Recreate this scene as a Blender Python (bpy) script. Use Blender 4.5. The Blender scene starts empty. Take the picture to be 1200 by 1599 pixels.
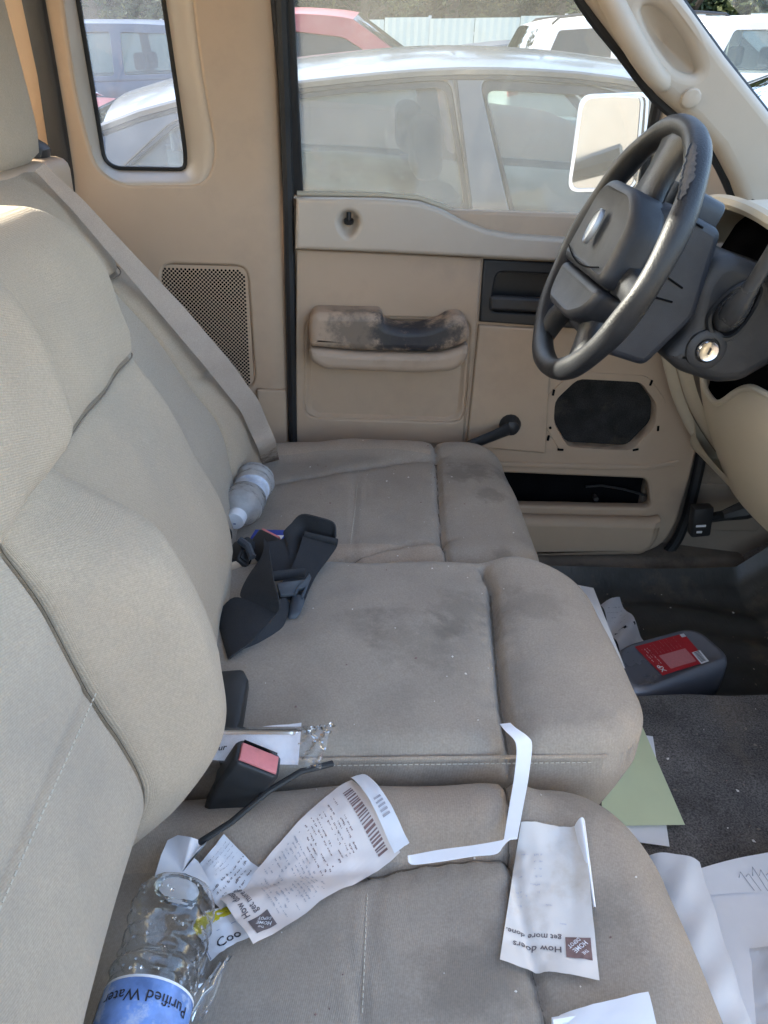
import bpy, bmesh, math, random
import numpy as np
from mathutils import Vector, Matrix, geometry

random.seed(7); RNG = np.random.default_rng(7)
scene = bpy.context.scene
COL = scene.collection
R_ = math.radians

# ------------------------------------------------------------------ camera
CAMPOS = Vector((0.0, 0.0, 1.66))
CAMROT = Matrix(((0.9980, 0.0082, 0.0628), (-0.0507, -0.4921, 0.8691), (0.0380, -0.8705, -0.4907)))   # x right, y down, z forward
cd = bpy.data.cameras.new('camera'); cam = bpy.data.objects.new('camera', cd); COL.objects.link(cam)
cd.sensor_fit = 'VERTICAL'; cd.sensor_height = 36; cd.lens = 36*1200/1599; cd.clip_start = 0.02; cd.clip_end = 900
_r, _d, _f = (CAMROT.col[0].normalized(), CAMROT.col[1].normalized(), CAMROT.col[2].normalized())
cam.matrix_world = Matrix(((_r.x, -_d.x, -_f.x, CAMPOS.x), (_r.y, -_d.y, -_f.y, CAMPOS.y), (_r.z, -_d.z, -_f.z, CAMPOS.z), (0, 0, 0, 1)))
scene.camera = cam

# ------------------------------------------------------------------ light
TOSUN = Vector((-0.87, 0.357, 0.325)).normalized()
SUN_EL = math.asin(TOSUN.z)
world = bpy.data.worlds.new('World'); scene.world = world; world.use_nodes = True
wn = world.node_tree.nodes; wl = world.node_tree.links
bg = wn['Background']; bg.inputs['Strength'].default_value = 0.14
sky = wn.new('ShaderNodeTexSky'); sky.sky_type = 'NISHITA'; sky.sun_disc = False
sky.sun_elevation = SUN_EL; sky.sun_rotation = math.atan2(TOSUN.x, TOSUN.y); sky.dust_density = 3.0; sky.air_density = 0.8; sky.ozone_density = 0.6
wl.new(sky.outputs[0], bg.inputs['Color'])
sd = bpy.data.lights.new('sun', 'SUN'); sun = bpy.data.objects.new('sun', sd); COL.objects.link(sun)
sd.energy = 3.2; sd.angle = R_(0.53); sd.color = (1.0, 0.93, 0.82)
sun.rotation_euler = (-TOSUN).to_track_quat('-Z', 'Y').to_euler()
sun.location = (-4, -3, 6)
vs = scene.view_settings
vs.view_transform = 'Standard'; vs.look = 'None'; vs.gamma = 1.0; vs.exposure = 3.15; vs.use_curve_mapping = False
scene.render.engine = 'CYCLES'
cy = scene.cycles
cy.max_bounces = 8; cy.diffuse_bounces = 4; cy.glossy_bounces = 4; cy.transmission_bounces = 8; cy.transparent_max_bounces = 16
cy.use_denoising = True; cy.caustics_reflective = False; cy.caustics_refractive = True; cy.sample_clamp_indirect = 6

# ------------------------------------------------------------------ helpers
def ray(u, v):
    return CAMROT @ Vector((u-600, v-799.5, 1200))
def PY(u, v, y): d = ray(u, v); return CAMPOS + d*((y-CAMPOS.y)/d.y)
def PZ(u, v, z): d = ray(u, v); return CAMPOS + d*((z-CAMPOS.z)/d.z)
def XZ(u, v, y): p = PY(u, v, y); return (p.x, p.z)
def XZs(pts, y): return [XZ(u, v, y) for u, v in pts]
def XYs(pts, z): return [tuple(PZ(u, v, z)[:2]) for u, v in pts]

def finish(me, name, mats, parent=None, sharp=40, smooth=True):
    if not isinstance(mats, (list, tuple)): mats = [mats]
    for m in mats: me.materials.append(m)
    if smooth:
        me.polygons.foreach_set('use_smooth', [True]*len(me.polygons))
        if sharp: me.set_sharp_from_angle(angle=R_(sharp))
    me.name = name
    o = bpy.data.objects.new(name, me); COL.objects.link(o)
    if parent is not None:
        o.parent = parent
        if not parent.get('_local'): o.matrix_parent_inverse = Matrix.Translation(parent['_base'][:]).inverted() if '_base' in parent else Matrix()
    return o
def tag(o, label=None, cat=None, group=None, kind=None):
    if label: o['label'] = label
    if cat: o['category'] = cat
    if group: o['group'] = group
    if kind: o['kind'] = kind
    return o
def thing(name, loc, label, cat, group=None, local=False):
    o = bpy.data.objects.new(name, None); COL.objects.link(o); o.location = loc; o.empty_display_size = .05
    o['_base'] = list(loc)
    if local: o['_local'] = True
    return tag(o, label, cat, group)

class MB:
    def __init__(s): s.v = []; s.f = []; s.mi = []
    def add(s, vs, fs, mi=0):
        n = len(s.v); s.v += [tuple(p) for p in vs]; s.f += [tuple(i+n for i in f) for f in fs]; s.mi += [mi]*len(fs); return s
    def box(s, c, sz, rot=None, mi=0):
        c = Vector(c); h = Vector(sz)/2; vs = []
        for x in (-1, 1):
            for y in (-1, 1):
                for z in (-1, 1):
                    p = Vector((x*h.x, y*h.y, z*h.z)); vs.append(c + (rot @ p if rot else p))
        return s.add(vs, [(0,1,3,2),(4,6,7,5),(0,4,5,1),(2,3,7,6),(0,2,6,4),(1,5,7,3)], mi)
    def loft(s, rings, cap=True, closed=True, mi=0):
        n = len(rings[0]); vs = [p for r in rings for p in r]; fs = []
        for i in range(len(rings)-1):
            for j in range(n if closed else n-1):
                k = (j+1) % n; fs.append((i*n+j, i*n+k, (i+1)*n+k, (i+1)*n+j))
        if cap: fs.append(tuple(range(n))[::-1]); fs.append(tuple((len(rings)-1)*n+j for j in range(n)))
        return s.add(vs, fs, mi)
    def tube(s, pts, r, n=10, closed=False, mi=0, squash=1.0, up=None):
        pts = [Vector(p) for p in pts]; m = len(pts); rings = []
        rr = r if isinstance(r, (list, tuple)) else [r]*m
        prev = None
        for i in range(m):
            a = pts[(i-1) % m] if (closed or i > 0) else pts[i]; b = pts[(i+1) % m] if (closed or i < m-1) else pts[i]
            t = (b-a).normalized()
            ref = up or (prev if prev is not None else (Vector((0,0,1)) if abs(t.z) < .9 else Vector((1,0,0))))
            nx = (ref - t*ref.dot(t)).normalized(); prev = nx; ny = t.cross(nx)
            rings.append([pts[i] + (nx*math.cos(2*math.pi*k/n) + ny*math.sin(2*math.pi*k/n)*squash)*rr[i] for k in range(n)])
        if closed: rings.append(rings[0])
        return s.loft(rings, cap=not closed, mi=mi)
    def grid(s, fn, nu, nv, mi=0):
        vs = [fn(i/nu, j/nv) for j in range(nv+1) for i in range(nu+1)]
        fs = [(j*(nu+1)+i, j*(nu+1)+i+1, (j+1)*(nu+1)+i+1, (j+1)*(nu+1)+i) for j in range(nv) for i in range(nu)]
        return s.add(vs, fs, mi)
    def mesh(s, recalc=True):
        me = bpy.data.meshes.new('m'); me.from_pydata(s.v, [], s.f); me.polygons.foreach_set('material_index', s.mi)
        if recalc:
            bm = bmesh.new(); bm.from_mesh(me); bmesh.ops.recalc_face_normals(bm, faces=bm.faces); bm.to_mesh(me); bm.free()
        return me
    def build(s, name, mats, parent=None, sharp=40, recalc=True, bevel=0, smooth=True, seg=2):
        me = s.mesh(recalc)
        if bevel:
            bm = bmesh.new(); bm.from_mesh(me)
            bmesh.ops.remove_doubles(bm, verts=bm.verts, dist=1e-5)
            es = [e for e in bm.edges if len(e.link_faces) == 2 and e.calc_face_angle(0) > R_(28)]
            bmesh.ops.bevel(bm, geom=es, offset=bevel, segments=seg, profile=.5, affect='EDGES', clamp_overlap=True)
            bm.to_mesh(me); bm.free()
        return finish(me, name, mats, parent, sharp, smooth)

def rpoly(pts, r, n=5):
    """round the corners of a closed polygon"""
    out = []; m = len(pts)
    rr = r if isinstance(r, (list, tuple)) else [r]*m
    for i in range(m):
        p0, p, p1 = Vector(pts[i-1]), Vector(pts[i]), Vector(pts[(i+1) % m])
        a, b = (p0-p), (p1-p); la, lb = a.length, b.length
        q = min(rr[i], la*.48, lb*.48)
        if q < 1e-5: out.append(tuple(p)); continue
        A, B = p + a/la*q, p + b/lb*q
        for k in range(n+1):
            t = k/n; out.append(tuple(A*(1-t)**2 + p*2*t*(1-t) + B*t*t))
    return out
def catm(pts, n=8, closed=False):
    P = [Vector(p) for p in pts]; m = len(P); out = []
    for i in range(m if closed else m-1):
        p0 = P[(i-1) % m] if closed or i > 0 else P[i]*2-P[i+1]
        p1, p2 = P[i], P[(i+1) % m]
        p3 = P[(i+2) % m] if closed or i < m-2 else p2*2-p1
        for k in range(n):
            t = k/n
            out.append(.5*((2*p1) + (p2-p0)*t + (2*p0-5*p1+4*p2-p3)*t*t + (3*p1-p0-3*p2+p3)*t**3))
    if not closed: out.append(P[-1])
    return out
def plate_mesh(loops, depth, bev, fn, res=2, cuts=None):
    """2D outline (+ holes) thickened to depth with rounded edges; fn(a,b,c) maps to space, c from 0 (back) to depth (front)"""
    cu = bpy.data.curves.new('c', 'CURVE'); cu.dimensions = '2D'; cu.fill_mode = 'BOTH'
    bev = min(bev, depth*.49); cu.extrude = depth/2-bev; cu.bevel_depth = bev; cu.bevel_resolution = res; cu.offset = -bev
    for lp in loops:
        sp = cu.splines.new('POLY'); sp.points.add(len(lp)-1); sp.use_cyclic_u = True
        for q, p in zip(sp.points, lp): q.co = (p[0], p[1], 0, 1)
    ob = bpy.data.objects.new('c', cu); me = bpy.data.meshes.new_from_object(ob)
    bpy.data.objects.remove(ob); bpy.data.curves.remove(cu)
    bm = bmesh.new(); bm.from_mesh(me); bmesh.ops.remove_doubles(bm, verts=bm.verts, dist=1e-6)
    for ax_, vals in (cuts or {}).items():
        for q in vals: bmesh.ops.bisect_plane(bm, geom=bm.verts[:]+bm.edges[:]+bm.faces[:], dist=1e-6, plane_co=(q, 0, 0) if ax_ == 'a' else (0, q, 0), plane_no=(1, 0, 0) if ax_ == 'a' else (0, 1, 0))
    bmesh.ops.recalc_face_normals(bm, faces=bm.faces); bm.to_mesh(me); bm.free()
    cap = [all(abs(abs(me.vertices[i].co.z)-depth/2) < 1e-6 for i in p.vertices) for p in me.polygons]
    for v in me.vertices: v.co = fn(v.co.x, v.co.y, v.co.z + depth/2)
    bm = bmesh.new(); bm.from_mesh(me); bmesh.ops.recalc_face_normals(bm, faces=bm.faces); bm.to_mesh(me); bm.free()
    me['cap'] = [int(c) for c in cap]
    return me
def plate(name, mat, parent, loops, depth, bev, fn, sharp=35, res=2, cuts=None):
    o = finish(plate_mesh(loops, depth, bev, fn, res, cuts), name, mat, parent, sharp); me = o.data; cap = list(me['cap']); del me['cap']
    side = {}
    for p in me.polygons:
        for k in p.edge_keys: side.setdefault(k, set()).add(cap[p.index])
    for e in me.edges:
        if len(side.get(tuple(sorted(e.vertices)), ())) == 2: e.use_edge_sharp = True
    return o
def onY(y0, lean=0, z0=1.45):
    return lambda a, b, c: Vector((a, y0 - lean*max(0, b-z0) - c, b))
def text_mesh(s, size, fn, bold=0.0, align='LEFT'):
    cu = bpy.data.curves.new('t', 'FONT'); cu.body = s; cu.size = size; cu.align_x = align; cu.offset = bold*size; cu.resolution_u = 2
    ob = bpy.data.objects.new('t', cu); me = bpy.data.meshes.new_from_object(ob)
    bpy.data.objects.remove(ob); bpy.data.curves.remove(cu)
    for v in me.vertices: v.co = fn(v.co.x, v.co.y)
    return me
def join(meshes):
    mb = MB()
    for me in meshes: mb.add([v.co[:] for v in me.vertices], [tuple(p.vertices) for p in me.polygons])
    return mb

# ------------------------------------------------------------------ materials
def nd(nt, t, **k):
    n = nt.nodes.new(t)
    for a, b in k.items():
        if a.startswith('in_'): n.inputs[a[3:].replace('_', ' ')].default_value = b
        else: setattr(n, a, b)
    return n
def mat(name, col, rough=.6, var=.12, vscale=6, fine=0, fscale=300, bump=0, bscale=400, bstretch=(1,1,1), metal=0, spec=.4, stain=None, stains=(), dust=None, sheen=0, coat=0, dirtscale=3.0):
    """principled material: colour mottling, fine grain, bump, blotchy stain colour, placed stain spots (x,y,z,radius,strength)"""
    m = bpy.data.materials.new(name); m.use_nodes = True; nt = m.node_tree; b = nt.nodes['Principled BSDF']; L = nt.links.new
    b.inputs['Roughness'].default_value = rough; b.inputs['Metallic'].default_value = metal; b.inputs['Specular IOR Level'].default_value = spec
    if sheen: b.inputs['Sheen Weight'].default_value = sheen; b.inputs['Sheen Roughness'].default_value = .5
    if coat: b.inputs['Coat Weight'].default_value = coat; b.inputs['Coat Roughness'].default_value = .1
    tc = nd(nt, 'ShaderNodeTexCoord'); mp = nd(nt, 'ShaderNodeMapping'); mp.inputs['Scale'].default_value = bstretch
    L(tc.outputs['Object'], mp.inputs['Vector'])
    n1 = nd(nt, 'ShaderNodeTexNoise', in_Scale=vscale, in_Detail=6.0, in_Roughness=.6); L(tc.outputs['Object'], n1.inputs['Vector'])
    r1 = nd(nt, 'ShaderNodeMapRange', in_From_Min=.3, in_From_Max=.7, in_To_Min=1-var, in_To_Max=1+var); L(n1.outputs['Fac'], r1.inputs['Value'])
    cur = None
    mx = nd(nt, 'ShaderNodeMix', data_type='RGBA', blend_type='MULTIPLY'); mx.inputs['Factor'].default_value = 1
    mx.inputs['A'].default_value = (*col, 1); L(r1.outputs[0], mx.inputs['B']); cur = mx.outputs['Result']
    if fine:
        n2 = nd(nt, 'ShaderNodeTexNoise', in_Scale=fscale, in_Detail=2.0); L(mp.outputs[0], n2.inputs['Vector'])
        r2 = nd(nt, 'ShaderNodeMapRange', in_From_Min=.3, in_From_Max=.7, in_To_Min=1-fine, in_To_Max=1+fine); L(n2.outputs['Fac'], r2.inputs['Value'])
        m2 = nd(nt, 'ShaderNodeMix', data_type='RGBA', blend_type='MULTIPLY'); m2.inputs['Factor'].default_value = 1
        L(cur, m2.inputs['A']); L(r2.outputs[0], m2.inputs['B']); cur = m2.outputs['Result']
    if stain:
        n3 = nd(nt, 'ShaderNodeTexNoise', in_Scale=dirtscale, in_Detail=8.0, in_Roughness=.68); L(tc.outputs['Object'], n3.inputs['Vector'])
        r3 = nd(nt, 'ShaderNodeMapRange', in_From_Min=.52, in_From_Max=.72, in_To_Min=0, in_To_Max=stain[3]); L(n3.outputs['Fac'], r3.inputs['Value'])
        m3 = nd(nt, 'ShaderNodeMix', data_type='RGBA'); L(r3.outputs[0], m3.inputs['Factor']); L(cur, m3.inputs['A']); m3.inputs['B'].default_value = (*stain[:3], 1); cur = m3.outputs['Result']
    for (x, y, z, rad, st, sc) in stains:
        vd = nd(nt, 'ShaderNodeVectorMath', operation='DISTANCE'); L(tc.outputs['Object'], vd.inputs[0]); vd.inputs[1].default_value = (x, y, z)
        nz = nd(nt, 'ShaderNodeTexNoise', in_Scale=26.0, in_Detail=7.0, in_Roughness=.7); L(tc.outputs['Object'], nz.inputs['Vector'])
        ad = nd(nt, 'ShaderNodeMath', operation='MULTIPLY_ADD'); L(nz.outputs['Fac'], ad.inputs[0]); ad.inputs[1].default_value = -rad*3.0; L(vd.outputs['Value'], ad.inputs[2])
        rr = nd(nt, 'ShaderNodeMapRange', in_From_Min=-rad*1.0, in_From_Max=-rad*.42, in_To_Min=st, in_To_Max=0); L(ad.outputs[0], rr.inputs['Value'])
        m4 = nd(nt, 'ShaderNodeMix', data_type='RGBA'); L(rr.outputs[0], m4.inputs['Factor']); L(cur, m4.inputs['A']); m4.inputs['B'].default_value = (*sc, 1); cur = m4.outputs['Result']
    if dust:
        ge = nd(nt, 'ShaderNodeNewGeometry'); sx = nd(nt, 'ShaderNodeSeparateXYZ'); L(ge.outputs['Normal'], sx.inputs[0])
        nz = nd(nt, 'ShaderNodeTexNoise', in_Scale=14.0, in_Detail=8.0, in_Roughness=.7); L(tc.outputs['Object'], nz.inputs['Vector'])
        ra = nd(nt, 'ShaderNodeMapRange', in_From_Min=.35, in_From_Max=.7, in_To_Min=dust[3]*.3, in_To_Max=dust[3]); L(nz.outputs['Fac'], ra.inputs['Value'])
        m5 = nd(nt, 'ShaderNodeMix', data_type='RGBA'); L(ra.outputs[0], m5.inputs['Factor']); L(cur, m5.inputs['A']); m5.inputs['B'].default_value = (*dust[:3], 1); cur = m5.outputs['Result']
    L(cur, b.inputs['Base Color'])
    rv = nd(nt, 'ShaderNodeMapRange', in_From_Min=.3, in_From_Max=.7, in_To_Min=max(0, rough-.08), in_To_Max=min(1, rough+.08)); L(n1.outputs['Fac'], rv.inputs['Value']); L(rv.outputs[0], b.inputs['Roughness'])
    if bump:
        nb = nd(nt, 'ShaderNodeTexNoise', in_Scale=bscale, in_Detail=3.0); L(mp.outputs[0], nb.inputs['Vector'])
        bp = nd(nt, 'ShaderNodeBump', in_Strength=bump, in_Distance=.002); L(nb.outputs['Fac'], bp.inputs['Height']); L(bp.outputs[0], b.inputs['Normal'])
    return m
def weave(m, scale=520, strength=.25, axis=0, rib=185, ribdir='Z'):
    """knit ribs on top of the material's bump"""
    nt = m.node_tree; L = nt.links.new; b = nt.nodes['Principled BSDF']
    tc = nd(nt, 'ShaderNodeTexCoord')
    w1 = nd(nt, 'ShaderNodeTexWave', wave_type='BANDS', bands_direction='Y', in_Scale=scale, in_Distortion=1.5, in_Detail=2.0); w1.inputs['Detail Scale'].default_value = .4
    w2 = nd(nt, 'ShaderNodeTexWave', wave_type='BANDS', bands_direction='X' if axis == 0 else 'Z', in_Scale=scale*.8, in_Distortion=1.5)
    L(tc.outputs['Object'], w1.inputs['Vector']); L(tc.outputs['Object'], w2.inputs['Vector'])
    mu = nd(nt, 'ShaderNodeMath', operation='MULTIPLY'); L(w1.outputs['Fac'], mu.inputs[0]); L(w2.outputs['Fac'], mu.inputs[1])
    bp = nd(nt, 'ShaderNodeBump', in_Strength=strength, in_Distance=.0012); L(mu.outputs[0], bp.inputs['Height'])
    mpn = nd(nt, 'ShaderNodeMapping'); mpn.inputs['Rotation'].default_value = (.35, .1, .25); L(tc.outputs['Object'], mpn.inputs['Vector'])
    w3 = nd(nt, 'ShaderNodeTexWave', wave_type='BANDS', bands_direction=ribdir, in_Scale=rib, in_Distortion=2.0, in_Detail=2.0); w3.inputs['Detail Scale'].default_value = .15; L(mpn.outputs[0], w3.inputs['Vector'])
    rr = nd(nt, 'ShaderNodeMapRange', in_To_Min=.95, in_To_Max=1.035); L(w3.outputs['Fac'], rr.inputs['Value'])
    src = [l for l in nt.links if l.to_socket == b.inputs['Base Color']][0].from_socket
    mc = nd(nt, 'ShaderNodeMix', data_type='RGBA', blend_type='MULTIPLY'); mc.inputs['Factor'].default_value = 1; L(src, mc.inputs['A']); L(rr.outputs[0], mc.inputs['B']); L(mc.outputs['Result'], b.inputs['Base Color'])
    b3 = nd(nt, 'ShaderNodeBump', in_Strength=strength*.55, in_Distance=.0012); L(w3.outputs['Fac'], b3.inputs['Height']); L(b3.outputs[0], bp.inputs['Normal'])
    old = []
    if old: L(old[0].from_socket, bp.inputs['Normal'])
    L(bp.outputs[0], b.inputs['Normal'])
    return m
def glass_mat(name, tint, dust, dustmin, dustmax, dscale=5, gloss=.04, stretch=(1,1,1)):
    """dirty pane: clear see-through, a thin film of dust that catches the light, a reflection"""
    m = bpy.data.materials.new(name); m.use_nodes = True; nt = m.node_tree; L = nt.links.new
    nt.nodes.remove(nt.nodes['Principled BSDF']); out = nt.nodes['Material Output']
    tr = nd(nt, 'ShaderNodeBsdfTransparent', in_Color=(*tint, 1)); gl = nd(nt, 'ShaderNodeBsdfGlossy', in_Roughness=gloss)
    df = nd(nt, 'ShaderNodeBsdfDiffuse', in_Color=(*dust, 1)); tl = nd(nt, 'ShaderNodeBsdfTranslucent', in_Color=(*dust, 1))
    du = nd(nt, 'ShaderNodeMixShader'); du.inputs[0].default_value = .5; L(df.outputs[0], du.inputs[1]); L(tl.outputs[0], du.inputs[2])
    tc = nd(nt, 'ShaderNodeTexCoord'); mp = nd(nt, 'ShaderNodeMapping'); mp.inputs['Scale'].default_value = stretch; L(tc.outputs['Object'], mp.inputs[0])
    nz = nd(nt, 'ShaderNodeTexNoise', in_Scale=dscale, in_Detail=9.0, in_Roughness=.65); L(mp.outputs[0], nz.inputs['Vector'])
    ra = nd(nt, 'ShaderNodeMapRange', in_From_Min=.3, in_From_Max=.72, in_To_Min=dustmin, in_To_Max=dustmax); L(nz.outputs['Fac'], ra.inputs['Value'])
    m1 = nd(nt, 'ShaderNodeMixShader'); L(ra.outputs[0], m1.inputs[0]); L(tr.outputs[0], m1.inputs[1]); L(du.outputs[0], m1.inputs[2])
    fr = nd(nt, 'ShaderNodeFresnel', in_IOR=1.4); m2 = nd(nt, 'ShaderNodeMixShader'); L(fr.outputs[0], m2.inputs[0]); L(m1.outputs[0], m2.inputs[1]); L(gl.outputs[0], m2.inputs[2])
    L(m2.outputs[0], out.inputs['Surface'])
    return m
def emis_free(name, col, rough=.8): return mat(name, col, rough, var=.05)

SMUDGE = (.165, .142, .115)
def sp(u, v, z, r, s): p = PZ(u, v, z); return (p.x, p.y, p.z, r, s, SMUDGE)
seat_spots = [sp(735, 745, 1.0, .055, .65), sp(790, 740, 1.0, .035, .5), sp(760, 780, 1.0, .03, .55), sp(782, 870, 1.0, .02, .45), sp(640, 1010, 1.03, .06, .33), sp(720, 960, 1.03, .05, .38), sp(700, 990, 1.03, .03, .4),
              sp(830, 960, 1.03, .05, .35), sp(560, 990, 1.03, .04, .3), sp(745, 1540, 1.0, .05, .4), sp(940, 1430, 1.0, .04, .33), sp(930, 1260, 1.0, .04, .3), sp(480, 860, 1.0, .05, .3), sp(690, 1230, 1.0, .04, .25)]
M = {}
M['fab'] = weave(mat('seat_insert_fabric', (.375, .318, .258), .92, var=.09, vscale=7, fine=.11, fscale=450, spec=.15, sheen=.15, stain=(.22, .195, .165, .45), stains=seat_spots, dirtscale=5), 430, .35, 0, 185, 'X')  # insert cloth is greyer, and its different light is put into the colour too
M['fabb'] = weave(mat('seat_bolster_fabric', (.44, .352, .272), .92, var=.08, vscale=7, fine=.11, fscale=450, spec=.15, sheen=.15, stain=(.27, .23, .19, .4), stains=seat_spots[:6], dirtscale=5), 430, .45, 0, 175, 'X')
M['fabk'] = weave(mat('seatback_fabric', (.47, .380, .280), .92, var=.05, vscale=5, fine=.09, fscale=480, spec=.15, sheen=.15, stain=(.31, .27, .225, .35), dirtscale=4), 430, .55, axis=1)
M['fabkg'] = weave(mat('seatback_insert_fabric', (.41, .345, .268), .92, var=.05, vscale=5, fine=.09, fscale=480, spec=.15, sheen=.15, stain=(.25, .225, .195, .4), dirtscale=4), 430, .35, axis=1)  # grey is partly the cloth, partly painted for different light on the panel
M['tan'] = mat('tan_plastic', (.475, .352, .248), .55, var=.06, vscale=4, bump=.12, bscale=900, spec=.35, stain=(.33, .25, .19, .5), dirtscale=4)
M['tanup'] = mat('pale_tan_plastic', (.50, .42, .335), .5, var=.06, vscale=4, bump=.12, bscale=900, spec=.4, stain=(.37, .30, .23, .35), dirtscale=4)
M['arm'] = mat('worn_armrest_vinyl', (.42, .31, .225), .5, var=.08, vscale=9, bump=.15, bscale=700, stain=(.22, .165, .12, .6), dirtscale=8,
               stains=[(PY(655, 523, 1.5)[:] + (.075, .98, (.022, .024, .034))), (PY(615, 515, 1.5)[:] + (.05, .9, (.035, .034, .04))), (PY(560, 520, 1.5)[:] + (.06, .6, (.06, .055, .05))), (PY(690, 515, 1.5)[:] + (.05, .75, (.05, .045, .045)))])
M['armb'] = mat('armrest_base_vinyl', (.42, .32, .24), .5, var=.07, vscale=9, bump=.15, bscale=700, stain=(.24, .18, .13, .55), dirtscale=7)
M['dash'] = mat('dash_plastic', (.50, .43, .32), .5, var=.05, vscale=5, bump=.1, bscale=900, spec=.35, stain=(.3, .25, .19, .3))
M['black'] = mat('black_plastic', (.018, .019, .021), .45, var=.15, vscale=20, bump=.1, bscale=900, dust=(.10, .095, .09, .10))
M['dark'] = mat('charcoal_plastic', (.022, .022, .024), .5, var=.15, vscale=14, bump=.12, bscale=800, dust=(.13, .12, .11, .22))
M['wheel'] = mat('steering_vinyl', (.010, .0105, .0125), .45, var=.15, vscale=16, bump=.3, bscale=420, spec=.45, dust=(.08, .082, .09, .16))
M['hub'] = mat('airbag_cover_vinyl', (.010, .0115, .016), .5, var=.15, vscale=10, bump=.2, bscale=800, spec=.45, dust=(.09, .098, .12, .22))
M['rubber'] = mat('rubber_seal', (.012, .013, .015), .55, var=.2, vscale=30, dust=(.1, .09, .08, .12))
M['void'] = mat('dark_cavity', (.006, .006, .007), .95, var=.3, vscale=20, spec=.05)
M['web'] = mat('black_webbing', (.020, .022, .027), .8, var=.12, vscale=30, fine=.25, fscale=900, bump=.3, bscale=900, dust=(.11, .105, .10, .13))
M['belt'] = mat('tan_webbing', (.40, .335, .285), .7, var=.08, vscale=10, fine=.12, fscale=900, bump=.25, bscale=1000, stain=(.22, .17, .14, .5), stains=[(PY(405, 655, 1.43)[:] + (.10, .8, (.12, .075, .05))), (PY(422, 700, 1.46)[:] + (.12, .9, (.10, .06, .042)))])
M['red'] = mat('red_button', (.62, .20, .20), .45, var=.12, vscale=60, stain=(.25, .12, .11, .4), dirtscale=60)
M['paper'] = mat('white_paper', (.86, .855, .87), .85, var=.03, vscale=20, spec=.2)
M['paperw'] = mat('stained_receipt_paper', (.80, .75, .69), .85, var=.03, vscale=20, spec=.2, stain=(.62, .52, .40, .75), dirtscale=14)
M['paperr'] = mat('warm_receipt_paper', (.78, .70, .65), .8, var=.03, vscale=20, spec=.2, stain=(.66, .56, .52, .45), dirtscale=12)
M['paperg'] = mat('pale_green_paper', (.68, .73, .47), .85, var=.03, vscale=15, spec=.2)
M['ink'] = mat('faded_ink', (.17, .14, .14), .9, var=.2, vscale=90)
M['ink2'] = mat('pale_grey_ink', (.42, .40, .43), .9, var=.2, vscale=90)
M['inkb'] = mat('brown_ink', (.24, .15, .135), .9, var=.25, vscale=150)
M['inkk'] = mat('black_ink', (.03, .03, .04), .8, var=.2, vscale=90)
M['inkbl'] = mat('blue_ink', (.12, .16, .34), .9, var=.2, vscale=90)
M['yellow'] = mat('yellow_print', (.66, .56, .03), .8, var=.04)
M['carpet'] = mat('grey_carpet', (.15, .138, .13), .98, var=.35, vscale=9, fine=.5, fscale=380, bump=.9, bscale=420, spec=.1, stain=(.25, .20, .15, .5), dirtscale=7)
M['mat'] = mat('rubber_floor_mat', (.075, .073, .066), .40, var=.3, vscale=9, bump=.5, bscale=45, bstretch=(3, 1, 1), stain=(.27, .20, .13, .65), dirtscale=6, spec=.5)
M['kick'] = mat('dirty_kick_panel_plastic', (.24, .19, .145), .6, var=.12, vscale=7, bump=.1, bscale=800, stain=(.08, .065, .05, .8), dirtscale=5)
M['sill'] = mat('dirty_sill_plastic', (.19, .155, .12), .7, var=.3, vscale=12, stain=(.05, .043, .036, .9), dirtscale=9, bump=.3, bscale=200)
M['jug'] = mat('silver_grey_plastic', (.20, .205, .235), .32, var=.06, vscale=10, spec=.5, metal=.25, bump=.05, bscale=300)
M['label'] = mat('red_label_print', (.48, .03, .04), .4, var=.08, vscale=40)
M['labelp'] = mat('pink_label_print', (.62, .22, .23), .45, var=.1, vscale=300)
M['white'] = mat('white_plastic', (.78, .79, .82), .4, var=.03)
M['chrome'] = mat('chrome', (.80, .76, .72), .22, var=.05, metal=1)
M['mirror'] = mat('mirror_glass', (.72, .73, .73), .10, var=.06, vscale=8, metal=1, dust=(.85, .85, .83, .85))
M['blue'] = mat('blue_carton', (.03, .06, .36), .45, var=.1, vscale=40)
M['bluelabel'] = mat('blue_bottle_label', (.16, .28, .60), .4, var=.35, vscale=40, stain=(.72, .78, .86, .9), dirtscale=45)
M['teal'] = mat('teal_ink', (.03, .30, .28), .6, var=.1)
M['seam'] = mat('seam_shadow_thread', (.20, .165, .125), .95, var=.2, vscale=200)
M['thread'] = mat('pale_thread', (.50, .45, .37), .9, var=.1)
M['glassd'] = glass_mat('dusty_door_glass', (.93, .95, .94), (.74, .75, .70), .05, .12, 4)
M['glassq'] = glass_mat('dusty_quarter_glass', (.66, .74, .84), (.60, .68, .80), .06, .14, 6)
M['glassw'] = glass_mat('windshield_glass', (.95, .97, .96), (.75, .74, .68), .04, .10, 4)
M['haze'] = M['glassw']
M['film'] = glass_mat('clear_plastic_film', (.97, .97, .98), (.85, .85, .87), .05, .16, 120, gloss=.2)
def bottle_mat(name, milky):
    m = glass_mat(name, (.98, .985, .99), (.96, .975, 1.0), milky, milky+.22, 45, gloss=.05)
    nt = m.node_tree; L = nt.links.new
    tc = nd(nt, 'ShaderNodeTexCoord'); nz = nd(nt, 'ShaderNodeTexNoise', in_Scale=70.0, in_Detail=3.0); L(tc.outputs['Object'], nz.inputs['Vector'])
    bp = nd(nt, 'ShaderNodeBump', in_Strength=.7, in_Distance=.01); L(nz.outputs['Fac'], bp.inputs['Height'])
    for n in nt.nodes:
        if n.type in ('BSDF_GLOSSY', 'FRESNEL'): L(bp.outputs[0], n.inputs['Normal'])
    return m
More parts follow.
